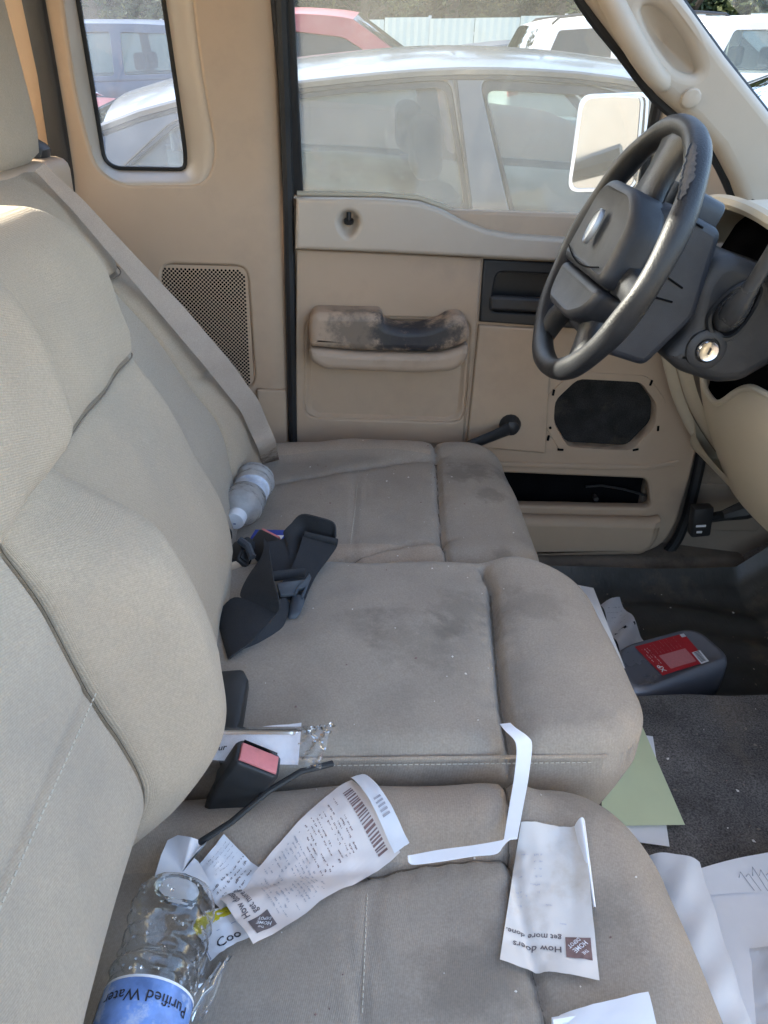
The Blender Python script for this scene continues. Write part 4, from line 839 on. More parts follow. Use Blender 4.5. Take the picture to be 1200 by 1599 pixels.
# ------------------------------------------------------------------ seats
def polydist(A, B, pts):
    D = np.full(A.shape, 9.0)
    for (x0, y0), (x1, y1) in zip(pts, pts[1:]):
        dx, dy = x1-x0, y1-y0; l2 = dx*dx+dy*dy+1e-12
        t = np.clip(((A-x0)*dx+(B-y0)*dy)/l2, 0, 1); D = np.minimum(D, np.hypot(A-x0-t*dx, B-y0-t*dy))
    return D
def sm(x, a, b): t = np.clip((x-a)/(b-a), 0, 1); return t*t*(3-2*t)
def edge(d, r): k = np.clip(1-d/r, 0, 1); return r*(1-np.sqrt(np.maximum(0, 1-k*k)))
def pad_mesh(a0, a1, b0, b1, rc, hfun, mp, skirt, na, nb, zone=None, inset=.01, ea=(), eb=()):
    """upholstered pad: height field over a rounded rectangle, rolled edges, skirt down to the base. rc: corner radii at (a0b0, a1b0, a1b1, a0b1)"""
    def spc(n): t = np.linspace(0, 1, n+1); return .45*t+.55*(.5-.5*np.cos(np.pi*t))
    def lines(lo, hi, n, ex):
        base = lo+(hi-lo)*spc(n); fine = [q+o for q in ex for o in (-.0075, -.005, -.0035, -.002, -.001, 0, .001, .002, .0035, .005, .0075)]
        keep = [x for x in base if all(abs(x-q) > .0085 for q in ex)]
        return np.array(sorted(keep+[f for f in fine if lo < f < hi]))
    la, lb = lines(a0, a1, na, ea), lines(b0, b1, nb, eb); na, nb = len(la)-1, len(lb)-1
    A, B = np.meshgrid(la, lb)
    D = np.minimum(np.minimum(A-a0, a1-A), np.minimum(B-b0, b1-B))
    for (ca, cb, sa, sb, r) in ((a0, b0, 1, 1, rc[0]), (a1, b0, -1, 1, rc[1]), (a1, b1, -1, -1, rc[2]), (a0, b1, 1, -1, rc[3])):
        if r <= 0: continue
        oa, ob = ca+sa*r, cb+sb*r; m = ((A-oa)*sa < 0) & ((B-ob)*sb < 0); q = np.hypot(A-oa, B-ob)
        k = np.where(m & (q > r), r/np.maximum(q, 1e-9), 1.0); A = np.where(m, oa+(A-oa)*k, A); B = np.where(m, ob+(B-ob)*k, B)
        D = np.where(m, np.maximum(0, r-np.hypot(A-oa, B-ob)), D)
    H = hfun(A, B, D); X, Y, Z = mp(A, B, H)
    n1 = na+1; V = np.stack([X.ravel(), Y.ravel(), Z.ravel()], 1).tolist()
    F = [(j*n1+i, j*n1+i+1, (j+1)*n1+i+1, (j+1)*n1+i) for j in range(nb) for i in range(na)]
    mi = []
    Az, Bz = A.ravel(), B.ravel()
    for f in F: mi.append(int(zone(Az[f[0]], Bz[f[0]])) if zone else 0)
    loop = [i for i in range(n1)] + [j*n1+na for j in range(1, nb+1)] + [nb*n1+i for i in range(na-1, -1, -1)] + [j*n1 for j in range(nb-1, 0, -1)]
    ca, cb = (a0+a1)/2, (b0+b1)/2
    prev = loop
    for k, s in enumerate((.35, .7, 1.0)):
        base = len(V)
        for i in loop:
            a, b = Az[i], Bz[i]; q = (1-inset*k*2) if k else 1.0
            x, y, z = mp(np.array(ca+(a-ca)*q), np.array(cb+(b-cb)*q), np.array(H.ravel()[i]*(1-s)-skirt*s)); V.append((float(x), float(y), float(z)))
        m = len(loop); cur = list(range(base, base+m))
        F += [(prev[i], prev[(i+1) % m], cur[(i+1) % m], cur[i]) for i in range(m)]; mi += [1 if zone else 0]*m; prev = cur
    F.append(tuple(prev)); mi.append(0)
    me = bpy.data.meshes.new('pad'); me.from_pydata(V, [], F); me.polygons.foreach_set('material_index', mi)
    bm = bmesh.new(); bm.from_mesh(me); bmesh.ops.recalc_face_normals(bm, faces=bm.faces); bm.to_mesh(me); bm.free()
    return me
def lump(A, B, s=1.0):
    return .0014*s*np.sin(A*31+2.2*np.sin(B*13))*np.sin(B*23+1.7*np.sin(A*17)) + .0025*s*(np.sin(A*19+B*7)*np.sin(B*17-A*5)) + .0012*s*np.sin(A*47+3)*np.sin(B*41+1)
def stitches(name, pts3, parent, mat_=None, r=.0007, step=.0055, duty=.62):
    mb = MB(); P = [Vector(p) for p in pts3]; d = [0]
    for a, b in zip(P, P[1:]): d.append(d[-1]+(b-a).length)
    def at(s):
        k = max(j for j in range(len(d)-1) if d[j] <= s+1e-9); t = (s-d[k])/max(1e-9, d[k+1]-d[k]); return P[k].lerp(P[k+1], t)
    s = 0
    while s+step < d[-1]: mb.tube([at(s), at(s+step*duty)], r, 4); s += step
    o = mb.build(name, mat_ or M['thread'], parent, smooth=False); o['kind'] = 'stuff'; return o
cmap = lambda zt: (lambda a, b, h: (a, b, zt+h))
# cushions
DZ, CZ, PZT = 1.0, 1.032, 1.0
d_tr = XYs([(676, 676), (682, 720), (686, 800), (690, 845), (702, 892)], DZ); d_fl = XYs([(400, 757), (480, 746), (560, 737), (684, 715)], DZ); d_nl = XYs([(420, 899), (515, 881), (600, 862), (695, 846)], DZ)
d_st = XYs([(560, 741), (555, 800), (546, 868)], DZ)
def h_d(a, b, d):
    h = -edge(d, .055) + .012*np.exp(-((b-1.235)/.16)**2) - .014*sm(-a, -.05, .18)
    h += .012*sm(b, 1.37, 1.43) + .010*sm(-b, -1.09, -1.03)
    for s, w, dp in ((d_tr, .0045, .012), (d_fl, .004, .009), (d_nl, .004, .009), (d_st, .003, .0018)): h = h + .0011*np.exp(-(polydist(a, b, s)/.016)**2)*np.sin(260*(b if s is d_tr else a)+3*np.sin(40*a)) - dp*np.exp(-(polydist(a, b, s)/w)**2) - dp*.5*np.exp(-(polydist(a, b, s)/(w*4))**2)
    return h + lump(a, b)
c_tr = XYs([(756, 884), (769, 910), (775, 1000), (786, 1090), (797, 1150), (806, 1215)], CZ)
def h_c(a, b, d):
    h = -edge(d, .028) + .016*np.exp(-((b-.775)/.13)**2)*np.exp(-((a-.02)/.2)**2) + .014*np.exp(-((a-.29)/.07)**2) - .01*sm(-a, -.0, .2)
    q = polydist(a, b, c_tr); h = h + .0013*np.exp(-(q/.02)**2)*np.sin(230*b+2*np.sin(31*b)); return h - .020*np.exp(-(q/.0055)**2) - .012*np.exp(-(q/.022)**2) + lump(a, b)
p_tr = XYs([(776, 1190), (790, 1215), (795, 1310), (806, 1400), (826, 1490), (852, 1599), (880, 1720)], PZT); p_fl = XYs([(330, 1392), (480, 1372), (575, 1361), (640, 1346), (720, 1338), (797, 1334)], PZT); p_st = XYs([(575, 1366), (571, 1450), (565, 1599), (560, 1800)], PZT)
def h_p(a, b, d):
    h = -edge(d, .060) + .010*np.exp(-((b-.33)/.14)**2) - .016*sm(-a, -.02, .18)
    h += .016*sm(b, .475, .53)*(1-sm(a, .19, .23)) + .010*np.exp(-((a-.27)/.06)**2)
    for s, w, dp in ((p_tr, .0045, .010), (p_fl, .004, .009), (p_st, .003, .0018)): q = polydist(a, b, s); h = h + .0011*np.exp(-(q/.016)**2)*np.sin(250*(b if s is p_tr else a)+2*np.sin(35*b)) - dp*np.exp(-(q/w)**2) - dp*.5*np.exp(-(q/(w*4))**2)
    return h + lump(a, b)
def HP(x, y):
    """top of the passenger cushion"""
    a, b = np.array(float(x)), np.array(float(y)); d = max(0, min(x+.26, .335-x, y-.06, .592-y)); return PZT + float(h_p(a, b, np.array(d)))
def HQ(x, y):
    """paper bridges the seams: local high points of the cushion"""
    return max(HP(x, y), sum(HP(x+dx, y+dy) for dx, dy in ((.02, 0), (-.02, 0), (0, .02), (0, -.02)))/4)
def HC(x, y):
    a, b = np.array(float(x)), np.array(float(y)); d = max(0, min(x+.24, .368-x, y-.592, .978-y)); return CZ + float(h_c(a, b, np.array(d)))
def HD(x, y):
    a, b = np.array(float(x)), np.array(float(y)); d = max(0, min(x+.26, .345-x, y-.985, 1.49-y)); return DZ + float(h_d(a, b, np.array(d)))
def HS(x, y): return HP(x, y) if y < .592 else (HC(x, y) if y < .98 else HD(x, y))

drv = thing('driver_seat', (.05, 1.24, FZ), 'driver seat with stained cushion and insert coloured greyer for its light beside the door', 'truck seat')
ctr = thing('middle_seat', (.05, .78, FZ), 'narrow middle seat section under the black strap', 'truck seat')
pas = thing('passenger_seat', (.05, .33, FZ), 'passenger seat nearest the camera with receipts on its cushion', 'truck seat')
finish(pad_mesh(-.26, .345, .985, 1.49, (.02, .10, .10, .02), h_d, cmap(DZ), .13, 150, 130, lambda a, b: (b > 1.40 and a < .19) or (b < 1.05 and a < .17), .02), 'cushion', [M['fab'], M['fabb']], drv, 0)
finish(pad_mesh(-.24, .368, .592, .978, (.02, .085, .12, .02), h_c, cmap(CZ), .13, 230, 130, None, .015), 'cushion', [M['fab']], ctr, 0)
finish(pad_mesh(-.26, .335, .06, .590, (.02, .12, .12, .03), h_p, cmap(PZT), .13, 160, 150, lambda a, b: b > .482 and a < .18, .02), 'cushion', [M['fab'], M['fabb']], pas, 0)
stitches('stitching', [(x, y, HD(x, y)+.0012) for x, y in d_st], drv)
stitches('stitching', [(x, y, HP(x, y)+.0012) for x, y in [tuple(p_st[0]), ((p_st[0][0]+p_st[1][0])/2, (p_st[0][1]+p_st[1][1])/2), p_st[1], ((p_st[1][0]+p_st[2][0])/2, (p_st[1][1]+p_st[2][1])/2), p_st[2]]], pas)
def cushion_seam(root, line, H, r=.0013):
    pts = [p for a, b in zip(line, line[1:]) for p in [Vector(a).lerp(Vector(b), t) for t in np.linspace(0, 1, 12)[:-1]]]+[Vector(line[-1])]
    MB().tube([(p.x, p.y, H(p.x, p.y)+.0012) for p in pts], r, 5).build('seam', M['seam'], root, sharp=0)
cushion_seam(drv, d_tr[1:], HD); cushion_seam(drv, d_fl, HD, .001); cushion_seam(drv, d_nl[1:], HD, .001); cushion_seam(ctr, c_tr[1:-1], HC, .0018); cushion_seam(pas, p_tr[1:], HP, .0012); cushion_seam(pas, p_fl[2:], HP, .0012)
for dz_ in (0.0,):
    stitches('stitching', [(x, .5895, 1.012) for x in np.linspace(-.02, .29, 30)], ctr, step=.006)
mb = MB(); mb.tube([(x, .5915, 1.0195) for x in np.linspace(-.1, .30, 20)], .0022, 6); mb.build('welt', M['fabb'], ctr)
for root, y0, y1 in ((drv, 1.0, 1.475), (ctr, .605, .965), (pas, .08, .575)):
    MB().box((-.02, (y0+y1)/2, (FZ+.90)/2), (.50, y1-y0, .90-FZ)).build('seat_base', M['dark'], root, bevel=.01)
# backrests: a = across (y), b = height (z), h = forward (x)
def prof(pts):
    zs = [p[0] for p in pts]; xs = [p[1] for p in pts]
    return lambda b: np.interp(b, zs, xs)
def backrest(root, y0, y1, z0, z1, P, seam_z, bol, bolh, rc, thick, upb, rside=.05, seams=(), zone=None, mats=None, name='backrest', extra=None, eseam=()):
    yc = (y0+y1)/2
    def h(a, b, d):
        o = -edge(d, rside)
        lo = sm(b, seam_z, seam_z-.06)if False else (1-sm(b, seam_z-.075, seam_z-.004))
        o = o + bolh*lo*np.sqrt(sm(np.abs(a-yc), bol+.0005, bol+.075))*sm(b, .98, 1.06)
        o = o + upb*np.where(b > seam_z, np.sqrt(np.clip((b-seam_z)/.03, 0, 1)), 0) + .012*np.exp(-((b-1.14)/.07)**2)
        o = o + .008*lo*np.where(b < seam_z, np.sqrt(np.clip((seam_z-b)/.02, 0, 1)), 0)
        o = o - .016*np.exp(-((b-seam_z)/.0040)**2)
        for s in (-1, 1):
            o = o - (bolh*.30)*np.exp(-((a-yc-s*bol)/.0035)**2)*(b < seam_z)
        if extra: o = o + extra(a, b)
        for ln in seams: o = o - .0025*np.exp(-(polydist(a, b, ln)/.003)**2)
        return o + lump(a*1.2, b*1.2, .8)
    def seamtube(pts, nm='seam', da=0, dbb=0):
        A_, B_ = np.array([p[0] for p in pts]), np.array([p[1] for p in pts]); Dd = np.minimum(np.minimum(A_-y0, y1-A_), np.minimum(B_-z0, z1-B_))
        X_ = P(B_+dbb)+h(A_+da, B_+dbb, np.maximum(Dd, 0))-.0022; MB().tube([(float(x)+.0012, a, b) for x, a, b in zip(X_, A_, B_)], .0010, 5).build(nm, M['seam'], root, sharp=0)
    seamtube([(a, seam_z) for a in np.linspace(y0+.03, y1-.03, 50)], 'seam', 0, -.009)
    if bolh:
        for sg in (-1, 1): seamtube([(yc+sg*bol, z) for z in np.linspace(.98, seam_z-.004, 50)], 'seam', -sg*.007)
    mp = lambda a, b, hh: (P(b)+hh, a, b)
    zn = zone or (lambda a, b: 0 if abs(a-yc) > bol or b > seam_z else 1)
    return finish(pad_mesh(y0, y1, z0, z1, rc, h, mp, thick, 130, 160, lambda a, b: zn(a, b), .01, (([yc-bol, yc+bol] if bolh else [])+list(eseam)), [seam_z]), name, mats or [M['fabk'], M['fabkg']], root, 0), h
pP = prof([(.85, -.20), (1.0, -.185), (1.06, -.178), (1.14, -.178), (1.2, -.183), (1.3, -.205), (1.39, -.228), (1.45, -.235), (1.52, -.25), (1.6, -.28)])
pC = prof([(.85, -.17), (1.0, -.155), (1.07, -.157), (1.12, -.17), (1.19, -.19), (1.25, -.21), (1.31, -.234), (1.364, -.262), (1.41, -.274), (1.456, -.285), (1.52, -.31), (1.6, -.35)])
pD = prof([(.85, -.18), (1.0, -.172), (1.07, -.188), (1.17, -.222), (1.28, -.278), (1.37, -.335), (1.45, -.385), (1.52, -.425), (1.6, -.46)])
pst = [(.15, 1.265), (.45, 1.25)]
_, hpb = backrest(pas, .075, .585, .93, 1.565, pP, 1.392, .122, .052, (.03, .03, .09, .09), .12, .020, rside=.045, seams=[pst], extra=lambda a, b: -.045*(1-sm(b, .98, 1.13)) + .014*sm(b, 1.37, 1.42) + .020*np.exp(-((b-1.245)/.085)**2)*sm(np.abs(a-.33), .125, .19))
stitches('stitching', [(float(pP(z))+.006+.0095, y, z) for y, z in [(.2+.248*t, 1.2627-.0127*t) for t in np.linspace(0, 1, 12)]], pas)
backrest(ctr, .600, .970, .95, 1.528, pC, 1.352, .30, .0, (.03, .03, .09, .09), .12, .018, rside=.045, zone=lambda a, b: 0, mats=[M['fabk'], M['fabk']])
drvback, _ = backrest(drv, .985, 1.465, .93, 1.530, pD, 1.382, .30, .0, (.03, .03, .20, .09), .11, .014, rside=.06, mats=[M['fabk'], M['fabkg']], zone=lambda a, b: 1 if (a < 1.19 and b < 1.382) else 0, seams=[], eseam=[1.19],
    extra=lambda a, b: -.085*sm(a, 1.22, 1.46)*sm(b, 1.14, 1.34) + .020*np.sqrt(sm(a, 1.19, 1.26))*(1-sm(b, 1.34, 1.38)) - .010*np.exp(-((a-1.19)/.0035)**2)*(b < 1.38) - .010*np.exp(-((b-1.20+.25*(a-1.3))/.006)**2)*sm(a, 1.18, 1.24)*(1-sm(a, 1.36, 1.42)))
# driver headrest, its plastic tower and belt guide
mb = MB(); rings = []
for t in np.linspace(0, 1, 13):
    z = 1.520+.29*t; e = (max(0, 1-((t-.5)/.5)**6))**.5; hw = .135*(.80+.20*e); th = .055*(.35+.65*e)
    rings.append([(-.498-.03*(t-.3)+th*(abs(math.cos(k*math.pi/10))**.6)*(1 if math.cos(k*math.pi/10) > 0 else -1), 1.20+hw*(abs(math.sin(k*math.pi/10))**.6)*(1 if math.sin(k*math.pi/10) > 0 else -1), z) for k in range(20)])
mb.loft(rings); mb.build('headrest', M['fabk'], drv, sharp=0)
MB().box((-.50, 1.24, 1.485), (.12, .36, .09)).build('shoulder_cap', M['tan'], drv, bevel=.02, seg=3)
c = PY(14, 305, 1.17); MB().box(c, (.03, .075, .034)).build('latch_bezel', M['fabkg'], drv, bevel=.006)
gd = PY(60, 250, 1.375)
MB().box(gd+Vector((-.01, .0, .01)), (.05, .05, .045), Matrix.Rotation(.5, 3, 'Y')).build('belt_guide', M['black'], drv, bevel=.012)

# ------------------------------------------------------------------ belts
def ribbon(name, rows, mat_, parent=None, th=.0014, sub=5):
    """rows: list of (left point, right point); a webbing strip with thickness"""
    Ls = catm([Vector(a) for a, b in rows], sub); Rs = catm([Vector(b) for a, b in rows], sub)
    mb = MB(); rings = []
    for i in range(len(Ls)):
        a, b = Ls[i], Rs[i]; j0, j1 = max(0, i-1), min(len(Ls)-1, i+1); t = ((Ls[j1]+Rs[j1])-(Ls[j0]+Rs[j0]))
        n = t.cross(b-a); n = n.normalized() if n.length > 1e-9 else Vector((0, 0, 1))
        rings.append([a+n*th, a.lerp(b, .33)+n*th, a.lerp(b, .67)+n*th, b+n*th, b-n*th, a.lerp(b, .67)-n*th, a.lerp(b, .33)-n*th, a-n*th])
    mb.loft(rings); return mb.build(name, mat_, parent, sharp=50)
sbelt = [((52, 268), (72, 254), 1.44), ((112, 332), (135, 312), 1.445), ((190, 425), (214, 395), 1.45), ((255, 503), (290, 474), 1.455), ((320, 580), (362, 558), 1.46), ((372, 645), (408, 622), 1.48), ((400, 705), (434, 684), 1.51), ((410, 745), (444, 738), 1.535), ((420, 800), (452, 790), 1.55)]
from mathutils.bvhtree import BVHTree
bvh = BVHTree.FromPolygons([v.co[:] for v in drvback.data.vertices], [tuple(p.vertices) for p in drvback.data.polygons])
def on_back(u, v, y):
    d = ray(u, v).normalized(); hit = bvh.ray_cast(CAMPOS, d)
    q = PY(u, v, y)
    return hit[0]-d*.014 if hit[0] is not None and (hit[0]-CAMPOS).length < (q-CAMPOS).length+.05 else q
cen = []
for (a, b, y), (a2, b2, y2) in zip(sbelt, sbelt[1:]+[sbelt[-1]]):
    for t in ((0, .33, .67) if a != a2 else (0,)):
        L_ = lambda p, q: (p[0]+(q[0]-p[0])*t, p[1]+(q[1]-p[1])*t)
        pa, pb = L_(a, a2), L_(b, b2); yy = y+(y2-y)*t
        ys_ = [on_back(pa[0]+(pb[0]-pa[0])*k, pa[1]+(pb[1]-pa[1])*k, yy).y for k in (0, .5, 1)]
        cen.append([pa, pb, min(ys_)])
ysm = [min(c[2] for c in cen[max(0, i-2):i+3]) for i in range(len(cen))]
ysm = [max(q, c[2]) if c[0][1] > 640 else q for q, c in zip(ysm, cen)]
ysm = [sum(ysm[max(0, i-2):i+3])/len(ysm[max(0, i-2):i+3]) for i in range(len(ysm))]
def shr(p, q, k=.12): return (p[0]+(q[0]-p[0])*k, p[1]+(q[1]-p[1])*k)
sb = [(PY(*shr(c[0], c[1]), y-.004), PY(*shr(c[1], c[0]), y+.004)) for c, y in zip(cen, ysm)]
o = ribbon('shoulder_belt', sb, M['belt'], sub=3)
tag(o, 'tan shoulder belt running diagonally past the driver backrest', 'seat belt')
strap = thing('black_strap', PZ(420, 930, 1.03), 'tangled black webbing strap between driver and middle cushions', 'strap')
def zp(zx, zy, z): return PZ(330+zx/5.217, 790+zy/5.217, z)
ribbon('webbing', [(zp(20, 900, 1.02), zp(150, 1250, 1.03)), (zp(60, 870, 1.035), zp(160, 1235, 1.04)), (zp(190, 750, 1.052), zp(300, 1130, 1.045)), (zp(370, 800, 1.058), zp(420, 1010, 1.05)), (zp(540, 868, 1.056), zp(535, 880, 1.055))], M['web'], strap)
ribbon('webbing', [(zp(430, 260, 1.068), zp(470, 330, 1.070)), (zp(420, 400, 1.068), zp(485, 430, 1.075)), (zp(310, 570, 1.062), zp(510, 600, 1.085)), (zp(250, 690, 1.058), zp(548, 740, 1.080)), (zp(255, 750, 1.055), zp(560, 830, 1.066)), (zp(370, 802, 1.056), zp(535, 872, 1.058))], M['web'], strap)
ribbon('webbing', [(zp(430, 300, 1.058), zp(470, 540, 1.045)), (zp(540, 285, 1.058), zp(560, 530, 1.045)), (zp(600, 262, 1.060), zp(645, 530, 1.045)), (zp(590, 215, 1.066), zp(690, 440, 1.050)), (zp(650, 145, 1.078), zp(745, 290, 1.056)), (zp(735, 70, 1.095), zp(780, 240, 1.060)), (zp(870, 92, 1.098), zp(880, 245, 1.062)), (zp(1000, 140, 1.090), zp(965, 255, 1.064)), (zp(1015, 250, 1.072), zp(1000, 275, 1.060))], M['web'], strap)
ribbon('webbing', [(zp(745, 225, 1.070), zp(1035, 285, 1.062)), (zp(740, 270, 1.068), zp(1020, 340, 1.056)), (zp(700, 400, 1.058), zp(950, 440, 1.050)), (zp(640, 530, 1.052), zp(860, 560, 1.046)), (zp(560, 660, 1.050), zp(800, 680, 1.047)), (zp(540, 740, 1.050), zp(760, 780, 1.046))], M['web'], strap)
mb = MB(); mb.tube([zp(760, 235, 1.072), zp(1030, 295, 1.064)], .006, 8, squash=.45); mb.build('hem', M['web'], strap)
mb = MB(); mb.tube([zp(500, 575, 1.058), zp(760, 545, 1.054)], .0085, 8, squash=.45); mb.build('hem', M['web'], strap)
ribbon('webbing', [(zp(130, 1180, 1.035), zp(150, 1250, 1.030)), (zp(400, 1010, 1.046), zp(400, 1110, 1.036)), (zp(500, 900, 1.050), zp(560, 1010, 1.038)), (zp(560, 770, 1.054), zp(610, 930, 1.043)), (zp(600, 750, 1.054), zp(640, 800, 1.046))], M['web'], strap)
bk = [zp(530, 650, 1.060), zp(760, 620, 1.056), zp(690, 740, 1.054), zp(560, 750, 1.056)]
def poly_plate(name, pts, th, mat_, parent, bev=.002):
    n = (pts[1]-pts[0]).cross(pts[2]-pts[0]).normalized(); n = n if n.z > 0 else -n
    mb = MB(); mb.loft([[p for p in pts], [p+n*th for p in pts]]); return mb.build(name, mat_, parent, bevel=bev)
M['buckle'] = mat('blue_black_buckle', (.035, .045, .06), .4, var=.1, vscale=30, dust=(.15, .16, .17, .25))
bo = poly_plate('buckle', bk, .006, M['buckle'], strap)
poly_plate('buckle_prong', [zp(760, 620, 1.060), zp(785, 575, 1.058), zp(805, 610, 1.057), zp(740, 780, 1.052), zp(715, 770, 1.053), zp(755, 690, 1.056), zp(700, 700, 1.056), zp(685, 745, 1.055), zp(665, 745, 1.055), zp(690, 690, 1.057)], .007, M['buckle'], bo, .001)
poly_plate('buckle_slot', [zp(640, 760, 1.050), zp(690, 790, 1.050), zp(740, 820, 1.046), zp(700, 930, 1.040), zp(610, 935, 1.040)], .012, M['buckle'], strap, .003)

def buckle(root, base, tip, w, t, up, sleeve=0, red=True):
    """seat belt buckle head: black housing, red press button at its end"""
    d = (tip-base).normalized(); side = d.cross(up).normalized(); u = side.cross(d).normalized(); L = (tip-base).length
    def sec(s, kw, kt): c = base+d*L*s; return [c+side*w/2*kw*a+u*t/2*kt*b for a, b in ((-1, -.7), (-.8, -1), (.8, -1), (1, -.7), (1, .7), (.8, 1), (-.8, 1), (-1, .7))]
    mb = MB(); mb.loft([sec(0, .70, .7), sec(.35, .84, .85), sec(.45, .97, .98), sec(.95, 1.0, 1.0), sec(1.0, .95, .93)]); mb.build('housing', M['black'], root, bevel=.0015)
    c = tip+d*.0005; bw, bt = w*.41, t*.34
    mb = MB(); mb.loft([[c+side*a*bw+u*(b*bt+t*.05) for a, b in ((-1, -1), (1, -1), (1, 1), (-1, 1))], [c+d*.003+side*a*bw*.97+u*(b*bt*.95+t*.05) for a, b in ((-1, -1), (1, -1), (1, 1), (-1, 1))]]); mb.build('press_button', M['red'] if red else M['black'], root, bevel=.0008)
    mb = MB(); mb.loft([[c+side*a*bw*.9+u*(b*t*.05-t*.40) for a, b in ((-1, -1), (1, -1), (1, 1), (-1, 1))], [c+d*.0012+side*a*bw*.9+u*(b*t*.05-t*.40) for a, b in ((-1, -1), (1, -1), (1, 1), (-1, 1))]]); mb.build('tongue_slot', M['void'], root)
    if sleeve:
        for k in range(5):
            q = base-d*(.006+.010*k); mb = MB(); mb.tube([q, q-d*.007], [w*.34*(1-.04*k), w*.32*(1-.04*k)], 12, squash=.8); mb.build('boot_rib', M['black'], root)
        mb = MB(); mb.tube([base+d*.01, base-d*.12], w*.26, 10); mb.build('stalk', M['black'], root)
b1 = thing('seat_belt_buckle', PZ(330, 1260, 1.0), 'large black belt buckle with red button between passenger and middle seats', 'belt buckle')
buckle(b1, PZ(345, 1262, .99), PZ(404, 1184, 1.068), .050, .031, Vector((.1, -.95, .25)), 1)
b2 = thing('seat_belt_buckle', zp(330, 330, 1.02), 'black belt buckle with red button half hidden under the black strap', 'belt buckle')
buckle(b2, zp(350, 440, 1.03), zp(490, 250, 1.052), .040, .022, Vector((-.2, -.5, .8)))
b3 = thing('belt_latch', zp(230, 400, 1.03), 'glossy black belt latch head beside the middle backrest', 'belt buckle')
buckle(b3, zp(120, 440, 1.015), zp(300, 370, 1.045), .046, .024, Vector((-.2, -.3, .9)), 0, False)
mb = MB(); mb.tube([zp(235, 280, 1.060), zp(300, 330, 1.056), zp(335, 420, 1.048)], .006, 8); mb.build('latch_rim', M['buckle'], b3)
tag(MB().box(zp(85, 235, 1.025), (.030, .022, .02), Matrix.Rotation(.6, 3, 'Z')).build('belt_tongue', M['black'], None, bevel=.005), 'small black belt end cap by the far bottle cap', 'belt fitting')
# grey plastic hinge covers and black trim between the backrests
hc = thing('hinge_cover', zp(170, 650, 1.0), 'grey plastic hinge cover beside the middle backrest', 'seat trim')
mb = MB(); mb.loft([[zp(x, y, z) for x, y in ((30, 830), (80, 640), (200, 565), (330, 585), (360, 700), (200, 860), (50, 900))] for z in (.96, 1.018, 1.024)]); mb.build('cover_shell', M['fabkg'], hc, bevel=.008)
mb = MB(); mb.tube([zp(130, 520, 1.03), zp(380, 440, 1.03)], .010, 8, squash=.3); mb.build('wire_loop', M['tan'], hc)
bt = thing('seat_hinge_trim', PZ(365, 1080, 1.0), 'black hinge trim between middle cushion and passenger backrest', 'seat trim')
poly_plate('trim_block', [PZ(340, 1046, 1.05), PZ(381, 1043, 1.05), PZ(388, 1058, 1.05), PZ(376, 1125, 1.05), PZ(356, 1170, 1.05), PZ(330, 1140, 1.05)], -.05, M['black'], bt, .005)
poly_plate('metal_bracket', [PZ(352, 1035, 1.022), PZ(398, 1000, 1.022), PZ(395, 1012, 1.022), PZ(382, 1060, 1.022), PZ(352, 1050, 1.022)], -.02, M['fabkg'], bt, .003)
# thin black cable along the gap
tag(MB().tube([PZ(305, 1320, 1.008), PZ(360, 1285, 1.022), PZ(420, 1235, 1.035), PZ(470, 1205, 1.043), PZ(520, 1192, 1.04)], .0032, 8).build('cable', M['black'], None), 'thin black cable along the seam beside the large buckle', 'cable')
# blue packet under the strap
bx = thing('blue_packet', zp(450, 240, 1.0), 'small blue and white packet under the black strap', 'packet')
poly_plate('packet', [zp(300, 290, 1.022), zp(360, 190, 1.03), zp(610, 195, 1.03), zp(600, 290, 1.022)], -.012, M['blue'], bx, .001)
poly_plate('white_print', [zp(500, 240, 1.0335), zp(595, 240, 1.0335), zp(560, 285, 1.031), zp(520, 270, 1.031)], .0004, M['white'], bx, 0)

